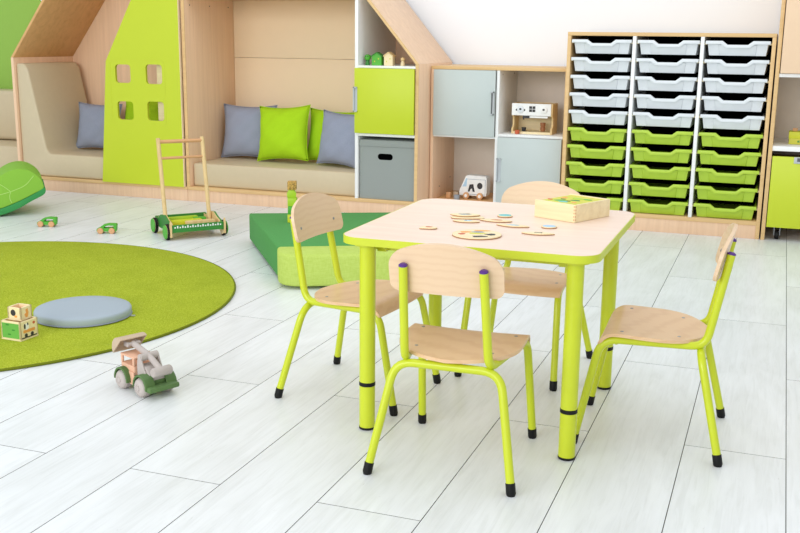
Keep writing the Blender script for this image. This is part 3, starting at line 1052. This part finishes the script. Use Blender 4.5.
# local x runs along the long front edge (to the left in view), local -y runs to the right/back
LX, LY, BH = 0.137, 0.166, 0.049
g = MB()
MB().box(0, LX, -0.006, 0, 0.0005, BH).build('side_board', 'toy_wood_light', gx, bevel=0.0008, segs=1)
MB().box(0, LX, -LY, -LY + 0.006, 0.0005, BH).build('side_board', 'toy_wood_light', gx, bevel=0.0008, segs=1)
MB().box(0, 0.006, -LY + 0.006, -0.006, 0.0005, BH).build('side_board', 'toy_wood_light', gx, bevel=0.0008, segs=1)
MB().box(LX - 0.006, LX, -LY + 0.006, -0.006, 0.0005, BH - 0.004).build('side_board', 'toy_wood_light', gx, bevel=0.0008, segs=1)
MB().box(0.006, LX - 0.006, -LY + 0.006, -0.006, 0.0005, 0.005).build('bottom', 'toy_wood_light', gx)
ld = MB().box(0.006, LX - 0.006, -LY + 0.006, -0.006, BH - 0.008, BH - 0.003).build('sliding_lid', 'print_yellow', gx)
pp = [('toy_green', 0.088, -0.055, 0.022, 0.012), ('print_teal', 0.070, -0.042, 0.015, 0.008), ('toy_green_dark', 0.060, -0.085, 0.014, 0.009), ('print_orange', 0.040, -0.050, 0.008, 0.006), ('print_dark', 0.098, -0.080, 0.008, 0.005), ('toy_lime', 0.072, -0.115, 0.022, 0.010), ('print_orange', 0.112, -0.105, 0.009, 0.007), ('toy_green', 0.042, -0.118, 0.012, 0.008), ('print_dark', 0.066, -0.060, 0.006, 0.004), ('print_red', 0.122, -0.050, 0.008, 0.006)]
for k, (mt, x, y, a, q) in enumerate(pp):
    MB().prism(ell(x, y, a, q, 16, 0.2, k), 'z', BH - 0.003, BH - 0.0026 + 0.0001 * k).build('printed_patch', mt, ld)
for k in range(5):
    MB().box(0.0015, 0.0045, 0.0, 0.0004, 0.006 + k * 0.009, 0.010 + k * 0.009).build('finger_joint', 'wheel_wood', gx)
    MB().box(-0.0004, 0.0, -0.0045, -0.0015, 0.006 + k * 0.009, 0.010 + k * 0.009).build('finger_joint', 'wheel_wood', gx)

# ------------------------------------------------------------------ puzzle pieces on the table
ZP = TZ + 0.0006


def piece(label, poly, prints, loc, rz=0, th=0.004, z=ZP):
    r = thing('puzzle_piece', label, 'puzzle piece', (loc[0] * 0.9825, loc[1] * 0.9825, z), rz, 'wooden puzzle pieces on the table')
    MB().prism(poly, 'z', 0, th).build('plywood', 'toy_wood_light', r, bevel=0.0006, segs=1)
    MB().prism([(p[0] * 1.006, p[1] * 1.006) for p in poly], 'z', 0.0002, th * 0.5).build('burnt_edge', 'brown_wood', r)
    for k, (mt, pg) in enumerate(prints):
        MB().prism(pg, 'z', th, th + 0.0003 + 0.00005 * k).build('print', mt, r)
    return r


def lens(L, w_, sag=0.0, n=14):
    return [(L * (2 * k / n - 1), -w_ * (1 - (2 * k / n - 1) ** 2) + sag) for k in range(n + 1)] + [(L * (1 - 2 * k / n), w_ * (1 - (1 - 2 * k / n) ** 2) + sag) for k in range(1, n)]


piece('largest round puzzle disc with several small pictures, nearest the front', ell(0, 0, 0.062, 0.062, 40),
      [('print_orange', ell(-0.028, 0.022, 0.015, 0.008, 12, 0.25, 1)), ('print_red', ell(-0.038, -0.004, 0.009, 0.010, 12, 0.2, 2)), ('print_yellow', ell(0.0, 0.004, 0.022, 0.008, 12, 0.2, 3)),
       ('print_dark', ell(0.004, -0.036, 0.018, 0.011, 12, 0.3, 4)), ('print_grey', ell(0.004, 0.024, 0.016, 0.008, 12, 0.2, 5)), ('print_dark', ell(0.035, -0.008, 0.013, 0.009, 12, 0.3, 6)), ('print_orange', ell(0.012, 0.042, 0.02, 0.006, 12, 0.2, 7))], (-0.702, 2.468), 0.3)
piece('small curled puzzle piece lying alone near the left front', ell(0, 0, 0.021, 0.017, 18, 0.22, 9), [('print_red', ell(0.002, 0.002, 0.009, 0.006, 12, 0.2, 3))], (-0.848, 2.508), 0.4)
piece('oval puzzle piece with a dark picture on top of the small pile', lens(0.042, 0.022), [('print_grey', ell(0, 0, 0.018, 0.009, 12, 0.2, 2)), ('print_dark', ell(0.008, 0.004, 0.006, 0.004, 10))], (-0.808, 2.715), 0.2, z=ZP + 0.0046)
piece('dark-edged puzzle piece under the small pile', ell(0, 0, 0.045, 0.026, 22, 0.16, 4), [('print_orange', ell(-0.02, 0, 0.01, 0.008, 10))], (-0.803, 2.705), 0.1)
piece('wavy puzzle piece with a pale picture just in front of the pile', lens(0.037, 0.016), [('print_blue', ell(0.004, 0, 0.012, 0.006, 12, 0.2, 1)), ('print_dark', ell(-0.002, 0.002, 0.004, 0.003, 8))], (-0.783, 2.643), 0.1)
piece('slim boat-shaped puzzle piece with a red-brown picture', lens(0.045, 0.018), [('print_red', ell(0.004, 0.0, 0.016, 0.005, 12, 0.2, 5))], (-0.711, 2.686), 0.05)
piece('round teal puzzle disc at the back of the pieces', ell(0, 0, 0.021, 0.021, 26), [('print_teal', ell(0, 0, 0.018, 0.018, 24))], (-0.707, 2.771))
piece('slim leaf-shaped puzzle piece with a blue picture', lens(0.045, 0.016), [('print_blue', ell(0.002, 0, 0.017, 0.006, 12, 0.2, 6)), ('print_grey', ell(0.01, 0.001, 0.006, 0.003, 8))], (-0.648, 2.628), -0.03)
piece('round pale blue puzzle disc beside the wooden box', ell(0, 0, 0.0205, 0.0205, 26), [('print_blue', ell(0, 0, 0.0175, 0.0175, 24))], (-0.554, 2.652))
piece('slim crescent puzzle piece with a dark animal picture at the right front', lens(0.042, 0.015), [('print_dark', [(-0.01, -0.003), (-0.008, -0.003), (-0.007, 0.001), (0.006, 0.001), (0.008, -0.003), (0.01, -0.003), (0.009, 0.005), (0.012, 0.009), (0.006, 0.006), (-0.008, 0.006)])], (-0.560, 2.545), 0.15)

# ------------------------------------------------------------------ toy loader on the floor
hd = math.atan2(-0.41, 0.91)
tr = thing('toy_loader', 'toy loader truck with peach cab and olive green base on the floor', 'toy truck', (-1.655, 2.366, 0), hd)
tr.scale = (0.94, 0.94, 0.96)
for s in (-1, 1):
    for wx in (-0.053, 0.055):
        wmx = Matrix.Translation((wx, s * 0.042, 0.0285)) @ Matrix.Rotation(s * -pi / 2, 4, 'X')
        wh = MB()
        wh.lathe([(0.022, -0.016), (0.0285, -0.010), (0.0285, 0.006), (0.0265, 0.012), (0.021, 0.0165), (0.012, 0.0175), (0.011, 0.016), (0.008, 0.016), (0.007, 0.0185), (0.002, 0.019)], 26, wmx)
        wo = wh.build('wheel', 'toy_lilac_grey', tr)
        td = MB()
        for k in range(18):
            a = 2 * pi * k / 18
            td.box(-0.0025, 0.0025, 0.0278, 0.0293, -0.010, 0.007, wmx @ Matrix.Rotation(a, 4, 'Z'))
        td.build('tread', 'toy_lilac_grey', wo)
cb = MB()
cb.box(-0.082, 0.080, -0.026, 0.026, 0.018, 0.050)
cb.build('chassis', 'toy_green_olive', tr, bevel=0.004)
for s in (-1, 1):
    for wx in (-0.053, 0.055):
        pts = []
        for k in range(13):
            a = pi * (k / 12) * 1.08 - 0.04 * pi
            pts.append((wx + 0.038 * cos(a), 0.030 + 0.038 * sin(a)))
        for k in range(12, -1, -1):
            a = pi * (k / 12) * 1.08 - 0.04 * pi
            pts.append((wx + 0.032 * cos(a), 0.030 + 0.032 * sin(a)))
        y0, y1 = (0.02, 0.055) if s > 0 else (-0.055, -0.02)
        MB().prism(pts, 'y', y0, y1).build('fender', 'toy_green_olive', tr, bevel=0.0015, segs=1)
MB().box(0.076, 0.112, -0.052, 0.052, 0.022, 0.038).build('front_bumper', 'toy_green_olive', tr, bevel=0.005)
cabp = MB()
cabp.box(-0.075, 0.002, -0.036, 0.036, 0.050, 0.078)
for (x, y) in ((-0.072, -0.033), (-0.072, 0.033), (-0.006, -0.033), (-0.006, 0.033)):
    cabp.box(x - 0.003, x + 0.007, y - 0.004 if y < 0 else y - 0.003, y + 0.003, 0.078, 0.102)
cabp.box(-0.077, 0.004, -0.037, 0.037, 0.100, 0.106)
cabp.build('cab', 'toy_peach', tr, bevel=0.0025)
MB().prism([(-0.022, 0.02), (0.004, 0.02), (0.002, 0.06), (-0.026, 0.06)], 'y', -0.040, -0.036).build('cab_step', 'toy_peach', tr, bevel=0.001)
br = MB()
for s in (-1, 1):
    br.prism([(0.012, 0.045), (0.072, 0.045), (0.045, 0.085), (0.030, 0.118), (0.018, 0.118), (0.012, 0.09)], 'y', s * 0.03 - 0.003, s * 0.03 + 0.003)
br.prism([(0.010, 0.044), (0.080, 0.044), (0.070, 0.066), (0.048, 0.086), (0.012, 0.086)], 'y', -0.027, 0.027)
br.build('arm_bracket', 'toy_lilac_grey', tr, bevel=0.0015, segs=1)
am = MB()
am.tube([(-0.060, 0, 0.130), (0.026, 0, 0.113)], 0.0095, 12)
am.tube([(0.026, 0, 0.113), (0.092, 0, 0.082)], 0.0095, 12)
am.tube([(0.026, -0.030, 0.110), (0.026, 0.030, 0.110)], 0.0115, 14)
am.tube([(-0.058, -0.022, 0.130), (-0.058, 0.022, 0.130)], 0.0065, 12)
am.box(-0.082, -0.056, -0.020, -0.015, 0.122, 0.137)
am.box(-0.082, -0.056, 0.015, 0.020, 0.122, 0.137)
am.build('lift_arm', 'toy_lilac_grey', tr)
MB().tube([(0.096, -0.032, 0.079), (0.096, -0.028, 0.079), (0.096, 0.028, 0.079), (0.096, 0.032, 0.079)], [0.012, 0.0145, 0.0145, 0.012], 16).build('counterweight', 'toy_lilac_grey', tr)
bk = MB()
prof = []
for k in range(9):
    a = radians(60 + 150 * k / 8)
    prof.append((-0.072 + 0.036 * cos(a), 0.118 + 0.036 * sin(a)))
inn = [(-0.072 + (p[0] + 0.072) * 0.88, 0.118 + (p[1] - 0.118) * 0.88) for p in reversed(prof)]
bk.prism(prof + inn, 'y', -0.045, 0.045)
for s in (-1, 1):
    bk.prism(prof, 'y', s * 0.045 - 0.002, s * 0.045 + 0.002)
bk.build('bucket', 'toy_beige', tr, bevel=0.001, segs=1)

# ------------------------------------------------------------------ stacking cubes on the rug
ZR = 0.0112


def open_cube(label, loc, rz, s, h, inside, z):
    r = thing('stacking_cube', label, 'toy cube', (loc[0], loc[1], z), rz, 'wooden stacking cubes on the rug')
    k = s / 2
    MB().box(-k, k, -k, k, 0, 0.004).build('bottom', 'toy_wood_light', r)
    for a in range(4):
        MB().box(-k, k, -k, -k + 0.006, 0.004, h, Matrix.Rotation(a * pi / 2, 4, 'Z')).build('side_board', 'toy_wood_light', r, bevel=0.0008, segs=1)
    MB().box(-k + 0.006, k - 0.006, -k + 0.006, k - 0.006, 0.004, h - 0.012).build('inner_lining', inside, r)
    return r


ca = math.atan2(2.575 - 2.604, -2.28 + 2.375)
cang = radians(-2)
cc = Vector((-2.316, 2.618))
big = open_cube('larger wooden cube with green printed face at the bottom of the stack', cc, cang, 0.082, 0.064, 'toy_wood', ZR)
k = 0.041
MB().box(-k + 0.006, k - 0.006, -k - 0.0005, -k, 0.007, 0.058).build('green_print', 'print_green', big)
for (x, z) in ((-0.012, 0.05), (0.012, 0.034), (-0.006, 0.018)):
    MB().box(x - 0.006, x + 0.006, -k - 0.0009, -k - 0.0005, z, z + 0.004).build('grass_tuft', 'toy_green_dark', big)


def face_x(mt, pts, d_=0.0005, nm='print'):
    MB().prism(pts, 'x', k, k + d_).build(nm, mt, big)


face_x('print_dark', rrect(-0.036, 0.034, 0.006, 0.010, 0.001, 1), nm='road_print')
for yy in (-0.016, 0.012):
    face_x('print_dark', ell(yy, 0.015, 0.007, 0.007, 14), 0.0006, 'wheel_print')
face_x('print_orange', rrect(-0.028, 0.026, 0.024, 0.034, 0.003, 2), 0.0005, 'car_print')
face_x('toy_white', ell(-0.012, 0.044, 0.011, 0.011, 14), 0.0005, 'dog_print')
face_x('print_dark', ell(-0.020, 0.046, 0.004, 0.009, 12), 0.0007, 'ear_print')
face_x('print_dark', ell(-0.006, 0.052, 0.003, 0.005, 10), 0.0007, 'ear_print')
face_x('print_red', ell(0.022, 0.051, 0.006, 0.005, 10), 0.0005, 'sun_print')
small = open_cube('smaller wooden cube with red inside on top of the stack', (cc.x + 0.001, cc.y + 0.005), cang + 0.04, 0.054, 0.043, 'print_red', ZR + 0.0642)
k2 = 0.027
MB().prism(ell(-0.004, 0.025, 0.010, 0.011, 16), 'y', -k2 - 0.0005, -k2).build('bird_print', 'print_dark', small)
MB().prism(ell(0.006, 0.013, 0.006, 0.004, 12), 'y', -k2 - 0.0008, -k2).build('beak_print', 'print_orange', small)
MB().prism([(-0.004, 0.006), (0.006, 0.008), (0.010, 0.022), (0.006, 0.036), (-0.004, 0.033), (-0.002, 0.022), (-0.010, 0.018)], 'x', k2, k2 + 0.0005).build('squirrel_print', 'print_orange', small)


# ------------------------------------------------------------------ little green cars
def toy_car(label, loc, rz):
    r = thing('toy_car', label, 'toy car', loc, rz, 'small green wooden cars')
    prof = [(-0.050, 0.011), (0.048, 0.011), (0.050, 0.026), (0.052, 0.046), (0.047, 0.050), (0.010, 0.051), (-0.015, 0.046), (-0.036, 0.031), (-0.05, 0.024)]
    hole_ = [(-0.014, 0.029), (0.036, 0.029), (0.038, 0.041), (0.010, 0.043), (-0.004, 0.039)]
    MB().prism(prof, 'y', -0.018, 0.018, [hole_]).build('body', 'toy_green', r, bevel=0.002, segs=1)
    for x in (-0.030, 0.028):
        for s in (-1, 1):
            wmx = Matrix.Translation((x, s * 0.0225, 0.0155)) @ Matrix.Rotation(s * -pi / 2, 4, 'X')
            MB().lathe([(0.0155, -0.005), (0.0155, 0.003), (0.013, 0.005), (0.004, 0.0055)], 18, wmx).build('wheel', 'wheel_wood', r)
    return r


toy_car('small green wooden car between rug and nook, farther left, by the rocker', (-3.608, 4.345, 0), 0.35)
toy_car('small green wooden car between rug and nook, nearer the walker cart', (-3.205, 4.312, 0), 0.40)

# ------------------------------------------------------------------ push walker
B0 = Vector((-2.824, 4.277, 0))
uu = Vector((0.738, -0.675, 0))      # towards the front (camera side)
vv = Vector((0.646, 0.763, 0))       # across to the right
wa = math.atan2(vv.y, vv.x)
wk = thing('push_walker', 'wooden push walker cart with green wheels and tall handle', 'walker', B0 + vv * 0.15, wa)
# local: x across, -y towards the front of the cart; front axle at y=0, rear axle at y=0.22
for s in (-1, 1):
    for y in (0.0, 0.215):
        wmx = Matrix.Translation((s * 0.146, y, 0.040)) @ Matrix.Rotation(s * pi / 2, 4, 'Y')
        ty = MB().lathe([(0.032, -0.008), (0.040, -0.006), (0.040, 0.006), (0.032, 0.008)], 26, wmx).build('wheel', 'black_rubber', wk)
        MB().lathe([(0.034, -0.0085), (0.034, 0.0085)], 24, wmx).build('rim', 'toy_wood_light', ty)
        MB().lathe([(0.030, 0.0086), (0.036, 0.011), (0.034, 0.015), (0.012, 0.016)], 24, wmx).build('hub', 'toy_green', ty)
    sd = [(-0.035, 0.035), (0.245, 0.035), (0.255, 0.06), (0.245, 0.085), (0.21, 0.075), (0.15, 0.105), (0.08, 0.112), (0.03, 0.092), (-0.005, 0.085), (-0.028, 0.07)]
    MB().prism(sd, 'x', s * 0.131 - 0.005, s * 0.131 + 0.005).build('side_panel', 'toy_green_dark', wk, bevel=0.0015, segs=1)
    MB().prism([(p[0], p[1] + 0.0005) for p in sd], 'x', s * 0.124 - 0.002, s * 0.124 + 0.002).build('side_lining', 'toy_wood', wk, bevel=0.001, segs=1)
    MB().prism([(-0.046, 0.018), (-0.032, 0.018), (-0.030, 0.075), (-0.038, 0.098), (-0.048, 0.075)], 'x', s * 0.140 - 0.0045, s * 0.140 + 0.0045).build('front_post', 'toy_wood', wk, bevel=0.001, segs=1)
    MB().tube([(s * 0.1155 - 0.006, 0.10, 0.055), (s * 0.1155 - 0.006, 0.185, 0.490)], 0.0105, 14).build('handle_post', 'toy_wood', wk)
MB().box(-0.122, 0.122, -0.03, 0.235, 0.042, 0.050).build('tray', 'toy_wood', wk, bevel=0.001, segs=1)
fbm = MB().box(-0.135, 0.135, -0.040, -0.030, 0.040, 0.078).build('front_bar', 'toy_green_dark', wk, bevel=0.001, segs=1)
for i in range(19):
    x = -0.118 + i * 0.0131
    MB().box(x - 0.0035, x + 0.0035, -0.0408, -0.040, 0.062, 0.074 if i % 2 else 0.069).build('white_mark', 'toy_white', fbm)
MB().box(-0.13, 0.13, 0.232, 0.240, 0.045, 0.085).build('rear_bar', 'toy_green_dark', wk, bevel=0.001, segs=1)
for zz, rr in ((0.472, 0.0095), (0.390, 0.007)):
    yy = 0.10 + (zz - 0.055) / 0.435 * 0.085
    MB().tube([(-0.1215, yy, zz), (0.1095, yy, zz)], rr, 12).build('crossbar', 'wheel_wood', wk)
MB().tube([(-0.145, 0.0, 0.040), (0.145, 0.0, 0.040)], 0.004, 8).build('axle', 'toy_wood', wk)
MB().tube([(-0.145, 0.215, 0.040), (0.145, 0.215, 0.040)], 0.004, 8).build('axle', 'toy_wood', wk)
R0 = Matrix.Translation(B0 + vv * 0.15) @ Matrix.Rotation(wa, 4, 'Z')
for (x, y, L, mt, lab) in ((-0.025, 0.155, 0.17, 'toy_lime', 'long lime block lying at the back of the walker cart'), (-0.03, 0.06, 0.16, 'toy_yellow', 'long yellow-green block in the middle of the walker cart'),
                           (0.03, 0.015, 0.15, 'toy_wood', 'plain wooden block at the front of the walker cart'), (0.058, 0.105, 0.06, 'toy_green', 'short green block at the right of the walker cart')):
    o = MB().box(-L / 2, L / 2, -0.017, 0.017, 0, 0.035).build('toy_block', mt, bevel=0.002)
    o.location = R0 @ Vector((x, y, 0.0503))
    o.rotation_euler = (0, 0, wa + 0.02)
    tag(o, lab, 'block', 'blocks in the walker cart')

# ------------------------------------------------------------------ toys on the shelves
cm = thing('toy_coffee_machine', 'wooden toy coffee machine with white front in the upper open cubby', 'toy', (-1.310, 5.715, 0.4765))
cm.scale = (1, 1, 0.96)
W2 = 0.112
for s in (-1, 1):
    MB().prism([(-0.045, 0.0), (0.09, 0.0), (0.09, 0.178), (-0.045, 0.178), (-0.045, 0.105), (-0.02, 0.095), (-0.02, 0.045), (-0.045, 0.032)], 'x', s * W2 - 0.005, s * W2 + 0.005).build('side_panel', 'toy_wood', cm, bevel=0.001, segs=1)
MB().box(-W2 + 0.005, W2 - 0.005, 0.082, 0.089, 0.0, 0.178).build('back_panel', 'toy_wood_light', cm)
MB().box(-W2 + 0.005, W2 - 0.005, -0.045, 0.082, 0.0, 0.012).build('drip_tray', 'toy_wood_light', cm)
fp = MB().box(-W2 - 0.004, W2 - 0.004, -0.052, -0.0455, 0.108, 0.178).build('front_panel', 'toy_white', cm, bevel=0.001, segs=1)
MB().box(-W2 + 0.005, W2 - 0.005, -0.045, 0.082, 0.168, 0.176).build('top_panel', 'toy_wood', cm)
for (x, rr, mt) in ((-0.065, 0.020, 'grey_plastic'), (0.068, 0.020, 'toy_white')):
    kn = MB().lathe([(rr, 0), (rr, 0.006), (rr * 0.8, 0.008)], 20, rot('X', pi / 2, (x, -0.052, 0.143))).build('dial', mt, fp)
    MB().prism(ell(x, 0.145, rr * 0.35, rr * 0.3, 12), 'y', -0.0608, -0.060).build('dial_mark', 'print_dark', kn)
for x in (-0.088, -0.044):
    MB().prism(ell(x, 0.140, 0.006, 0.006, 12), 'y', -0.0526, -0.052).build('button', 'print_dark', fp)
for i in (0, 1):
    for j in (0, 1):
        MB().box(-0.016 + i * 0.019, 0.0 + i * 0.019, -0.0532, -0.052, 0.130 + j * 0.018, 0.145 + j * 0.018).build('touch_key', 'print_dark', fp)
MB().box(-0.052, -0.014, -0.05, -0.02, 0.092, 0.108).build('spout', 'print_dark', cm)
MB().box(-0.014, 0.09, -0.048, -0.03, 0.095, 0.106).build('filter_handle', 'toy_white', cm, bevel=0.001, segs=1)
MB().tube([(-0.048, -0.042, 0.094), (-0.048, -0.042, 0.084)], 0.004, 8).build('nozzle', 'print_dark', cm)
for (nm, x, y, z, rr, hh, mt, lab) in (('toy_cup', 0.05, 0.02, 0.0122, 0.015, 0.046, 'brown_wood', 'brown wooden cup inside the toy coffee machine'), ('toy_capsule', -0.055, 0.0, 0.0122, 0.013, 0.018, 'print_dark', 'dark coffee capsule inside the toy coffee machine'),
                                       ('toy_capsule', -0.078, -0.062, 0.0, 0.014, 0.018, 'print_red', 'red-brown coffee capsule in front of the toy coffee machine')):
    o = thing(nm, lab, 'toy', (-1.310 + x, 5.715 + y, 0.4767 + z))
    MB().lathe([(rr * 0.8, 0), (rr, hh * 0.25), (rr * 0.95, hh * 0.5), (rr * 0.8, hh * 0.55), (rr, hh * 0.7), (rr, hh)], 18).build('body', mt, o)
    MB().lathe([(rr * 1.06, hh), (rr * 1.06, hh + 0.003)], 18).build('rim', mt, o)

vn_ = thing('toy_van', 'white wooden toy camper van with wooden wheels in the lower cubby', 'toy van', (-1.652, 5.74, 0.0783), 0.0)
vn_.scale = (0.85, 0.85, 0.95)
prof = [(-0.098, 0.022), (0.092, 0.022), (0.096, 0.05), (0.094, 0.135), (0.086, 0.143), (-0.045, 0.147), (-0.056, 0.140), (-0.094, 0.062), (-0.100, 0.05)]
h_a = [(-0.040, 0.045), (-0.028, 0.090), (0.000, 0.094), (0.004, 0.075), (0.012, 0.045), (-0.004, 0.045), (-0.010, 0.064), (-0.018, 0.064), (-0.026, 0.045)]
h_b = ell(0.046, 0.084, 0.020, 0.020, 20)
MB().prism(prof, 'y', -0.045, -0.036, [h_a, h_b]).build('body', 'toy_white', vn_, bevel=0.001, segs=1)
MB().prism(prof, 'y', -0.026, 0.045).build('far_body', 'toy_white', vn_, bevel=0.001, segs=1)
MB().prism([(p[0] * 0.985, 0.03 + (p[1] - 0.03) * 0.985) for p in prof], 'y', -0.0358, -0.0262).build('core', 'print_dark', vn_)
MB().prism([(-0.078, 0.075), (-0.052, 0.128), (-0.044, 0.128), (-0.048, 0.078)], 'y', -0.0458, -0.045).build('side_window', 'print_blue', vn_)
ln = MB()
ln.box(-0.045, 0.088, -0.0458, -0.045, 0.1225, 0.1245)
ln.box(0.084, 0.087, -0.0458, -0.045, 0.03, 0.1245)
ln.box(-0.055, 0.085, -0.0458, -0.045, 0.0285, 0.032)
ln.build('outline_print', 'print_grey', vn_)
for x in (-0.048, 0.050):
    for s in (-1, 1):
        wmx = Matrix.Translation((x, s * 0.053, 0.0215)) @ Matrix.Rotation(s * -pi / 2, 4, 'X')
        q = MB().lathe([(0.0215, -0.007), (0.0215, 0.005), (0.018, 0.007)], 22, wmx).build('wheel', 'wheel_wood', vn_)
        MB().lathe([(0.010, 0.007), (0.010, 0.009)], 16, wmx).build('hub', 'toy_white', q)
for (x, y, sx_, hh, mt, lab) in ((-1.80, 5.70, 0.026, 0.034, 'wheel_wood', 'small orange wooden block left of the toy van'), (-1.765, 5.74, 0.030, 0.034, 'toy_beige', 'small pale brown block between orange block and toy van')):
    o = MB().box(-sx_ / 2, sx_ / 2, -0.015, 0.015, 0, hh).build('toy_block', mt, bevel=0.002)
    o.location = (x, y, 0.0783)
    tag(o, lab, 'block')
o = MB().lathe([(0.017, 0), (0.018, 0.002), (0.018, 0.024), (0.016, 0.027)], 18).build('toy_cup', 'print_grey')
o.location = (-1.738, 5.655, 0.0783)
tag(o, 'small grey-green wooden cup in front of the toy van', 'toy')

ZS = 0.8465
f1 = thing('tree_figure', 'small green round-headed tree figure on the white shelf under the roof', 'figurine', (-2.225, 5.46, ZS))
MB().lathe([(0.013, 0), (0.015, 0.004), (0.011, 0.022), (0.012, 0.028)], 16).build('trunk', 'toy_green_dark', f1)
MB().lathe([(0.006, 0.027), (0.016, 0.031), (0.020, 0.042), (0.017, 0.054), (0.006, 0.060)], 18).build('crown', 'toy_green', f1)
for (x, z) in ((-0.006, 0.047), (0.007, 0.049)):
    MB().lathe([(0.003, 0), (0.003, 0.0015)], 8, rot('X', pi / 2, (x, -0.0178, z))).build('eye', 'print_dark', f1)


def little_house(label, mat, roofmat, x, wd, hh, y=5.46):
    r = thing('house_figure', label, 'figurine', (x, y, ZS))
    k_ = wd / 2
    MB().prism([(-k_, 0), (k_, 0), (k_, hh * 0.68), (0, hh * 0.94), (-k_, hh * 0.68)], 'y', -0.02, 0.02).build('walls', mat, r, bevel=0.001, segs=1)
    for s in (-1, 1):
        MB().prism([(s * (k_ + 0.004), hh * 0.64), (0, hh * 0.94), (0, hh), (s * (k_ + 0.004), hh * 0.72)], 'y', -0.024, 0.024).build('roof_board', roofmat, r)
    for (xx, zz) in ((-k_ * 0.4, hh * 0.3), (k_ * 0.4, hh * 0.5)):
        MB().box(xx - 0.003, xx + 0.003, -0.0206, -0.02, zz - 0.004, zz + 0.004).build('window', 'print_yellow', r)
    return r


little_house('small green wooden house block on the white shelf under the roof', 'toy_green', 'toy_green_dark', -2.163, 0.058, 0.074)
little_house('small natural wood house block beside the green one', 'toy_wood_light', 'toy_wood', -2.092, 0.052, 0.076)
f2 = thing('peg_figure', 'small natural wood peg figure at the right end of the shelf', 'figurine', (-2.012, 5.46, ZS))
MB().lathe([(0.013, 0), (0.0125, 0.012), (0.008, 0.026)], 16).build('body', 'toy_wood_light', f2)
MB().lathe([(0.005, 0.025), (0.0115, 0.031), (0.0125, 0.037), (0.010, 0.044), (0.004, 0.048)], 16).build('head', 'toy_wood', f2)
